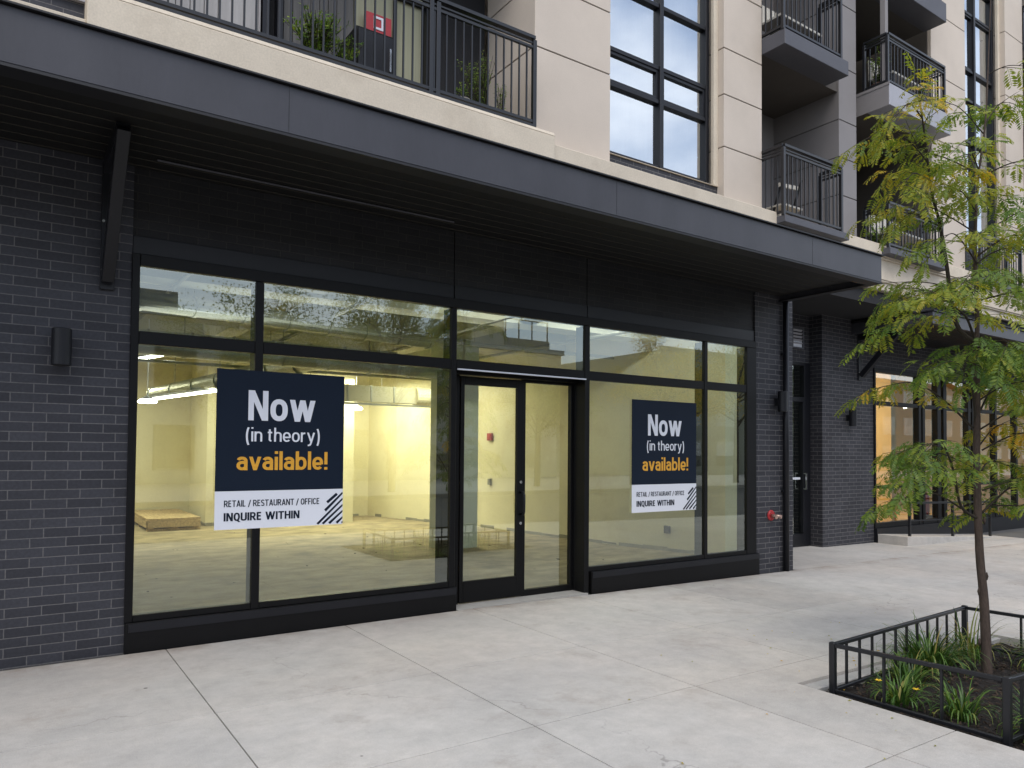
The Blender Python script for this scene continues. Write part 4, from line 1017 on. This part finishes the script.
def twig(p, d, ln, tone):
    n = max(3, int(ln/.042)); pos = p.copy(); pp = [pos.copy()]; d = d.normalized()
    for i in range(n):
        d = (d + Vector((random.uniform(-.10,.10), random.uniform(-.10,.10), -.055))).normalized()
        pos = pos + d*(ln/n); pp.append(pos.copy())
        s_ = 1 if i % 2 else -1
        sd = d.cross(Vector((0,0,1))).normalized()
        ld = d*random.uniform(.45, .8) + sd*s_*random.uniform(.6, 1.0) + Vector((0, 0, random.uniform(-.55, .12)))
        compound_leaf(pos, ld, random.uniform(.11, .185)*(1.05-.35*i/n), min(1, max(0, tone + random.gauss(0, .09))))
    compound_leaf(pos, d + Vector((0,0,-.2)), random.uniform(.13, .19), tone)
    branch.tube(pp, [.0032*(1-.6*i/n) for i in range(n+1)], 5)
def limb(pts, r0, tone, start=.25, dens=.112, tl=(.16, .34)):
    path = smooth_path(pts, 5); n = len(path)
    branch.tube(path, [r0*(1-.75*i/n) for i in range(n)], 7)
    L_ = [0]
    for a, b in zip(path[:-1], path[1:]): L_.append(L_[-1] + (b-a).length)
    s_ = L_[-1]*start; k = 0
    while s_ < L_[-1]:
        j = max(i for i in range(n) if L_[i] <= s_); j = min(j, n-2)
        t = (s_ - L_[j])/max(1e-6, L_[j+1]-L_[j]); p = path[j].lerp(path[j+1], t); d = (path[j+1]-path[j]).normalized()
        sd = d.cross(Vector((0,0,1)))
        sd = sd.normalized() if sd.length > .1 else Vector((random.uniform(-1,1), random.uniform(-1,1), 0)).normalized()
        g_ = 1 if k % 2 else -1
        twig(p, d*.7 + sd*g_*random.uniform(.5, 1.0) + Vector((0,0,random.uniform(-.15, .35))), random.uniform(*tl), tone + .05 + random.gauss(0, .09))
        s_ += dens*random.uniform(.75, 1.25); k += 1
    twig(path[-1], (path[-1]-path[-2]), tl[1]*.8, tone)
P = tz
limb([P(977,518), P(951,506,-.1), P(928,472,-.22), P(904,446,-.32), P(885,440,-.4), P(868,446,-.45)], .012, .34, .38)
limb([P(930,482,-.2), P(905,468,-.3), P(880,462,-.4), P(862,468,-.45)], .006, .38, .3)
limb([P(951,508,-.1), P(925,494,-.05), P(905,496,.0), P(888,500,.05)], .007, .33, .3)
limb([P(973,428), P(948,398,.1), P(922,383,.2), P(898,386,.3)], .009, .50, .35)
limb([P(975,420), P(964,390,-.1), P(948,374,-.2), P(925,362,-.28), P(908,362,-.32)], .009, .42, .4)
limb([P(976,350), P(960,348,-.15), P(945,352,-.25), P(935,362,-.3)], .007, .30, .15)
limb([P(976,350), P(985,345,-.25), P(1000,352,-.3), P(1012,366,-.34)], .007, .24, .15)
limb([P(976,348), P(975,340,-.3), P(978,345,-.42)], .006, .28, .1)
limb([P(977,345), P(992,345,.2), P(1010,350,.35)], .006, .3, .15)
limb([P(976,342), P(955,318,-.15), P(930,308,-.25), P(905,300,-.35), P(882,292,-.4), P(870,292,-.42)], .010, .52, .3)
limb([P(950,316,-.1), P(925,318,.05), P(905,322,.15), P(890,328,.2)], .006, .46, .25)
# rear leader
limb([P(976,342), P(963,322,.08), P(957,260,.12), P(952,222,.14), P(944,195,.15), P(938,160,.15), P(931,115,.15), P(927,95,.15)], .018, .56, .55, .13, (.12, .24))
limb([P(945,190,.15), P(920,172,.1), P(898,174,.0), P(882,188,-.05)], .006, .62, .2)
limb([P(938,160,.15), P(918,138,.2), P(896,128,.25), P(878,134,.3)], .007, .58, .2)
limb([P(931,115,.15), P(910,100,.1), P(890,104,.0), P(872,116,-.05)], .006, .64, .15)
limb([P(952,225,.14), P(925,212,.25), P(905,212,.3)], .005, .60, .3)
limb([P(940,170,.15), P(950,165,-.1), P(948,170,-.2)], .005, .6, .3)
# middle mass
limb([P(978,262), P(955,240,-.1), P(930,232,-.2), P(910,240,-.25)], .007, .46, .25)
limb([P(978,290), P(960,275,-.25), P(940,272,-.35), P(922,280,-.4)], .007, .42, .25)
limb([P(978,255), P(1000,235,-.1), P(1018,235,-.2), P(1036,245,-.25)], .008, .42, .2)
limb([P(978,285), P(1000,275,.2), P(1020,275,.3), P(1040,285,.35)], .008, .40, .2)
limb([P(978,300), P(998,290,-.25), P(1016,292,-.35), P(1030,300,-.4)], .007, .38, .2)
limb([P(978,235), P(985,215,-.3), P(990,205,-.45)], .006, .45, .15)
limb([P(978,262), P(1000,250,.05), P(1022,246,.1), P(1040,250,.1)], .007, .44, .2)
limb([P(979,400), P(1000,385,-.05), P(1025,380,-.1), P(1040,384,-.1)], .007, .5, .2)
limb([P(979,445), P(1005,425,.1), P(1030,425,.15)], .006, .78, .2)
limb([P(978,232), P(955,215,.05), P(932,205,.1), P(915,210,.1)], .006, .48, .2)
limb([P(978,300), P(950,292,.1), P(930,290,.2), P(915,296,.25)], .006, .44, .2)
limb([P(978,210), P(960,190,-.05), P(945,186,-.1)], .005, .46, .2)
limb([P(979,360), P(1005,345,-.1), P(1030,340,-.15)], .006, .4, .2)
limb([P(981,490), P(1004,480,-.1), P(1028,478,-.15)], .006, .42, .2)
# upper sprays against the pale stone
limb([P(986,170,.05), P(970,150,-.05), P(955,138,-.15), P(944,140,-.2)], .006, .40, .3)
limb([P(990,130,.05), P(975,108,.1), P(965,100,.15), P(955,108,.2)], .005, .38, .3)
limb([P(986,175,.05), P(1005,160,-.1), P(1022,158,-.2), P(1040,168,-.2)], .006, .36, .25)
limb([P(992,120,.05), P(1010,100,.1), P(1028,98,.2)], .006, .38, .25)
limb([P(984,195,.05), P(1006,190,.25), P(1026,194,.35)], .006, .40, .25)
limb([P(998,70,.1), P(1012,60,0), P(1030,62,-.1)], .005, .42, .3)
# right hand side
limb([P(981,450), P(1000,436,-.1), P(1016,432,-.2), P(1036,440,-.25)], .007, .80, .2)
limb([P(978,415), P(1000,388,.1), P(1018,384,.15), P(1040,392,.2)], .008, .54, .3)
limb([P(978,430), P(1000,405,-.25), P(1020,402,-.35), P(1040,412,-.4)], .007, .50, .3)
limb([P(981,512), P(1002,496,.05), P(1024,482,.1), P(1050,474,.1)], .010, .42, .35)
limb([P(990,505,.02), P(1006,505,-.2), P(1024,510,-.3), P(1040,520,-.3)], .006, .40, .2)
limb([P(981,470), P(1003,462,.2), P(1022,462,.3), P(1042,470,.3)], .007, .45, .3)
limb([P(978,380), P(996,366,.3), P(1016,368,.4), P(1036,378,.45)], .007, .42, .3)
limb([P(981,520), P(1000,510,.3), P(1020,500,.45)], .007, .40, .3)
# the side of the crown turned away from the street
for (py, b, tn) in ((470, .55, .45), (300, .6, .45), (170, .5, .52)):
    for sx in (-1, 1):
        limb([P(978, py), P(978+sx*14, py-16, b*.5), P(978+sx*26, py-18, b), P(978+sx*32, py-8, b*1.25)], .006, tn, .5)
branch.build('branches', m_twig, tr, smooth=True)
leaves.build('crown', m_leaf, tr, tone=True)

# ------------------------------------------------------------------ balcony plants and furniture
def bush(x, y, z, r, h, n, label, pot=m_terra, lw=.022, name='potted_plant', upright=1.0):
    t = empty(name, (x, y, z), label, 'plant', 'plants on the balconies')
    MB().tube([(x,y,z),(x,y,z+.02),(x,y,z+.20),(x,y,z+.22)], [.075,.08,.115,.12], 14).build('pot', pot, t)
    st = MB(); lf = MB()
    for k in range(max(8, n//22)):
        a = random.uniform(0, 6.28); s_ = random.uniform(.2, 1); tip = Vector((x+math.cos(a)*r*s_, y+math.sin(a)*r*s_, z+.22+h*random.uniform(.55, 1)*upright))
        base = Vector((x+math.cos(a)*.03, y+math.sin(a)*.03, z+.2)); st.tube([base, base.lerp(tip, .5)+Vector((0,0,.05)), tip], [.005,.004,.002], 5)
        for i in range(22):
            p = base.lerp(tip, .2+.8*i/22) + Vector((0,0,.05*math.sin(math.pi*i/22)))
            d = Vector((random.gauss(0,1), random.gauss(0,1), random.gauss(.3,.6))).normalized(); q = d.orthogonal().normalized()*lw*.4; l = lw*random.uniform(1.4, 2.6)
            lf.face([p, p+d*l*.5+q, p+d*l, p+d*l*.5-q], random.random())
    st.build('stems', m_twig, t); lf.build('foliage', m_bush, t, tone=True)
random.seed(5)
bush(2.42, 7.05, 5.262, .34, .42, 1400, 'feathery light green fern behind the wide balcony railing', m_stonepot, .030)
bush(2.75, 7.15, 5.262, .24, .30, 420, 'lower green fern near the black cabinet on the wide balcony', m_stonepot, .028)
bush(4.40, 7.20, 5.262, .24, .75, 1300, 'tall small leaved shrub at the closed end of the wide balcony', m_stonepot, .020)
bush(4.62, 7.05, 5.262, .14, .35, 260, 'short green plant next to the tall shrub on the wide balcony', m_stonepot, .020)
bush(4.05, 7.00, 5.262, .10, .16, 130, 'tiny plant in a pale pot at the foot of the wide balcony rail', m_stonepot, .018)
bush(12.4, 6.90, 7.832, .22, .62, 420, 'tall yellow green plant behind the upper balcony post', m_terra, .035)
bush(12.5, 7.0, 5.062, .25, .30, 420, 'low leafy plant on the balcony just above the stone band', m_terra, .035)
cab = empty('grill_cabinet', (3.46, 7.55, 5.262), 'black cabinet standing behind the railing under the red sign', 'cabinet')
B((2.94, 3.38, 7.30, 7.75, 5.28, 6.115)).build('cabinet_body', m_alu, cab, bev=.008); B((2.96, 3.36, 7.275, 7.299, 5.33, 6.08)).build('cabinet_door', m_alu2, cab, bev=.004)
B((3.31, 3.33, 7.255, 7.274, 5.7, 5.95)).build('handle', m_silver, cab)
rs = empty('red_sign', (3.46, 7.88, 6.40), 'small red board with a white square ring behind the balcony railing', 'sign')
B((3.27, 3.60, 7.86, 7.88, 6.44, 6.665)).build('board', m_red, rs)
B((3.375,3.398,7.852,7.8595,6.485,6.635),(3.472,3.495,7.852,7.8595,6.485,6.635),(3.3985,3.4715,7.852,7.8595,6.609,6.635),(3.3985,3.4715,7.852,7.8595,6.485,6.511)).build('square_ring', m_white, rs)
def lounger(x, y, z, label):
    t = empty('slatted_bench', (x, y, z), label, 'bench', 'slatted benches on the balconies')
    m = MB()
    for i in range(9): m.box(x-.5+i*.115, x-.5+i*.115+.075, y+.02, y+.045, z+.42, z+.80)
    m.build('backrest', m_cushion, t, bev=.004)
    B((x-.52, x+.52, y-.42, y+.015, z+.38, z+.42)).build('seat', m_cushion, t, bev=.004)
    for sx in (-.48, .48):
        for sy in (-.38, .0): B((x+sx-.02, x+sx+.02, y+sy-.02, y+sy+.02, z, z+.379)).build('leg', m_rail, t)
lounger(9.95, 7.15, 7.81, 'cream slatted bench on the balcony above the canopy corner')
lounger(13.0, 7.1, 7.832, 'cream slatted bench on the pale faced upper balcony')
lounger(13.0, 7.1, 5.062, 'cream slatted bench on the low balcony behind the tree')
ch_ = empty('balcony_chair', (10.1, 7.2, 5.065), 'pale folding chair behind the dark railing of the balcony over the canopy', 'chair')
for x in (9.85, 10.3): MB().bar((x, 7.3, 5.07), (x+.02, 7.0, 5.95), .03, .025).build('leg', m_rail, ch_)
MB().bar((9.84, 7.07, 5.80), (10.34, 7.07, 5.84), .03, .06).build('backrest', m_cushion, ch_); B((9.84, 10.34, 7.0, 7.4, 5.47, 5.50)).build('seat', m_cushion, ch_)

# ------------------------------------------------------------------ across the street (seen mirrored in the glass)
ob = empty('opposite_building', (16, -24, -.16), 'low tan building with a rooftop stair tower across the street, mirrored in the glass', 'building')
B((-30, 29, -40, -24, -.16, 7.75), (-30, 29.2, -24.25, -23.9, 7.751, 8.05)).build('wall', m_oppwall, ob)
B((-30, 6.4, -30, -24.3, 7.9, 8.95)).build('roof_plant_room', m_oppgrey, ob)
B((22.9, 24.9, -28, -24.4, 7.8, 10.0)).build('stair_tower', m_oppwall, ob)
B((24.9, 28.3, -28, -24.3, 7.8, 8.6)).build('roof_plinth', m_oppgrey, ob)
ob2 = empty('opposite_building', (60, -27, -.16), 'long olive brick building further along the street, mirrored past the door', 'building')
B((40, 140, -45, -26, -.16, 9.3), (40, 140, -26.2, -25.9, 9.301, 9.6)).build('wall', m_olive, ob2)
for i in range(18):
    for z in (.6, 3.7, 6.6): B((42+i*4.2, 44.4+i*4.2, -26.02, -25.97, z, z+1.9)).build('window', m_balglass, ob2)
q = MB()
for x in (25.0, 26.0, 27.0, 28.2): q.box(x-.03, x+.03, -24.45, -24.39, 8.6, 9.8)
q.box(24.95, 28.25, -24.45, -24.39, 9.76, 9.82); 
for x in (20.4, 21.2, 22.0, 22.8): q.box(x-.02, x+.02, -24.45, -24.41, 8.05, 8.95)
q.box(20.4, 22.85, -24.45, -24.41, 8.92, 8.97); q.build('roof_railing', m_rail, ob)
for i in range(14):
    for z in (.6, 4.2): B((-12+i*2.9, -10.2+i*2.9, -24.02, -23.98, z, z+2.1)).build('window', m_balglass, ob)
def street_tree(x, y, h, r, tone, label, n=2600):
    t = empty('street_tree', (x, y, -.16), label, 'tree', 'street trees across the road')
    tk = MB(); hh = h*.55
    tk.tube([(x,y,-.16),(x+.05,y,hh*.5),(x,y+.05,hh)], [.16,.13,.08], 10); lf = MB()
    tips = []
    for k in range(15):
        a = 2*math.pi*k/15*2.4; el = random.uniform(.15, 1.3); b = Vector((x, y, hh*random.uniform(.55, 1)))
        d = Vector((math.cos(a)*math.cos(el), math.sin(a)*math.cos(el), math.sin(el))); e = b + d*r*random.uniform(.6, 1)
        e.z = min(e.z, h*.97); md = b.lerp(e, .5)+Vector((0,0,.15)); tk.tube([b, md, e], [.05,.03,.012], 6); tips += [md, e, b.lerp(e, .8)]
        for _ in range(3):
            e2 = e + Vector((random.gauss(0,.5), random.gauss(0,.5), random.gauss(.1,.4))); tk.tube([md, e2], [.018,.006], 5); tips.append(e2)
    tk.build('trunk', m_bark, t)
    for k in range(n):
        c = random.choice(tips); p = c + Vector((random.gauss(0,.34), random.gauss(0,.34), random.gauss(0,.28)))
        d = Vector((random.gauss(0,1), random.gauss(0,1), random.gauss(0,1))).normalized(); q_ = d.orthogonal().normalized(); l = random.uniform(.045, .10)
        lf.face([p, p+d*l*.5+q_*l*.32, p+d*l, p+d*l*.5-q_*l*.32], min(1, max(0, tone+random.gauss(0, .15))))
    lf.build('crown', m_fartree, t, tone=True)
random.seed(9)
street_tree(7.0, -13.5, 9.0, 3.0, .30, 'open green street tree mirrored in the upper pane next to the bracket', 18000)
street_tree(12.4, -13.5, 9.6, 3.4, .35, 'dense green street tree mirrored in the wide upper pane', 24000)
street_tree(20.5, -14.5, 6.6, 2.4, .38, 'lower green street tree mirrored in the entrance door glass', 14000)
street_tree(27.0, -13.0, 8.8, 3.4, .72, 'golden street tree mirrored in the panes past the door', 24000)
street_tree(33.0, -13.5, 9.2, 3.6, .6, 'yellow green street tree mirrored at the pillar end of the shop', 24000)
street_tree(41, -13.5, 8.7, 3.2, .35, 'green street tree mirrored in the side door glass', 9000)
street_tree(48, -14, 8.7, 3.2, .5, 'green street tree mirrored in the neighbouring shop glass', 8000)

# ------------------------------------------------------------------ lights and sky
def area(name, loc, size, power, col, rot=(0,0,0)):
    l = bpy.data.lights.new(name, 'AREA'); l.energy = power; l.color = col; l.shape = 'RECTANGLE'; l.size, l.size_y = size
    o = bpy.data.objects.new(name, l); COL.objects.link(o); o.location = loc; o.rotation_euler = rot; return o
WARM = (1.0, .89, .58)
area('shop_lamp_fill_light', (0.6, 15.9, 3.2), (2.4, .5), 92, WARM)
area('shop_lamp_fill_light', (4.9, 14.7, 3.3), (2.0, .5), 98, WARM)
area('shop_lamp_fill_light', (6.6, 15.2, 3.2), (.8, .5), 60, WARM)
area('shop_lamp_fill_light', (6.9, 13.0, 3.3), (.8, .5), 42, WARM)  # added fill for the plaster wall behind the door, no lamp hangs here
area('shop_lamp_fill_light', (6.3, 7.75, 3.82), (3.0, .15), 38, (1.0, .98, .88))  # added fill that goes with the front strip lamp
area('shop_lamp_fill_light', (3.4, 8.9, 3.05), (5.0, .3), 5, (1.0, .96, .82), (math.pi, 0, 0))  # added upward fill that brightens the front ceiling, no lamp hangs here
area('neighbour_lamp_light', (15.2, 11.2, 3.8), (1.6, .6), 110, (1.0, .74, .40))
area('neighbour_lamp_light', (18.6, 10.5, 3.8), (1.6, .6), 110, (1.0, .76, .46))

sun = bpy.data.lights.new('sun', 'SUN'); sun.energy = 1.0; sun.angle = R(35); sun.color = (1, .95, .88)
so_ = bpy.data.objects.new('sun', sun); COL.objects.link(so_)
sdir = Vector((-.40, -.62, 1.15)).normalized()          # towards the sun
so_.rotation_euler = sdir.to_track_quat('Z', 'Y').to_euler()

w = bpy.data.worlds.new('World'); scene.world = w; w.use_nodes = True
nt = w.node_tree; nt.nodes.clear()
out = N(nt, 'ShaderNodeOutputWorld'); bg = N(nt, 'ShaderNodeBackground'); bg.inputs['Strength'].default_value = 0.135
sky = N(nt, 'ShaderNodeTexSky', sky_type='NISHITA'); sky.sun_disc = False; sky.sun_elevation = math.asin(sdir.z); sky.sun_rotation = math.atan2(sdir.x, sdir.y)
sky.air_density = 1.0; sky.dust_density = 1.5
tc = N(nt, 'ShaderNodeTexCoord'); mp = N(nt, 'ShaderNodeMapping'); mp.inputs['Scale'].default_value = (1, 1, 2.2); L(nt, tc.outputs['Generated'], mp.inputs['Vector'])
nz = N(nt, 'ShaderNodeTexNoise', i_Scale=2.3, i_Detail=8.0, i_Roughness=0.55); L(nt, mp.outputs['Vector'], nz.inputs['Vector'])
rr = N(nt, 'ShaderNodeMapRange'); rr.inputs['From Min'].default_value = .42; rr.inputs['From Max'].default_value = .62; rr.inputs['To Min'].default_value = .20; rr.inputs['To Max'].default_value = .9; L(nt, nz.outputs['Fac'], rr.inputs['Value'])
mx = N(nt, 'ShaderNodeMix', data_type='RGBA'); L(nt, rr.outputs['Result'], mx.inputs['Factor']); L(nt, sky.outputs['Color'], mx.inputs['A']); mx.inputs['B'].default_value = (7.0, 7.3, 8.0, 1)
L(nt, mx.outputs['Result'], bg.inputs['Color']); L(nt, bg.outputs[0], out.inputs['Surface'])

# ------------------------------------------------------------------ camera
cam = bpy.data.cameras.new('camera'); co = bpy.data.objects.new('camera', cam); COL.objects.link(co)
fw = Vector((.5635918, .82557549, .0280961)); rt = Vector((.82574064, -.56398834, .00833928)); up = Vector((-.02273058, -.01850014, .99957044))
M4 = Matrix((rt, up, -fw)).transposed().to_4x4(); M4.translation = Vector((0, 0, 1.6))
co.matrix_world = M4
cam.sensor_width = 36; cam.lens = 736.25/1024*36; cam.shift_y = (430.76-384)/1024; cam.clip_start = .05; cam.clip_end = 1500
scene.camera = co

scene.view_settings.view_transform = 'Standard'; scene.view_settings.look = 'None'; scene.view_settings.exposure = 0.76; scene.view_settings.gamma = 1.0
scene.render.engine = 'CYCLES'
scene.cycles.use_denoising = True
scene.cycles.max_bounces = 8; scene.cycles.transparent_max_bounces = 24; scene.cycles.glossy_bounces = 4
scene.cycles.caustics_reflective = False; scene.cycles.caustics_refractive = False
scene.cycles.sample_clamp_indirect = 6.0
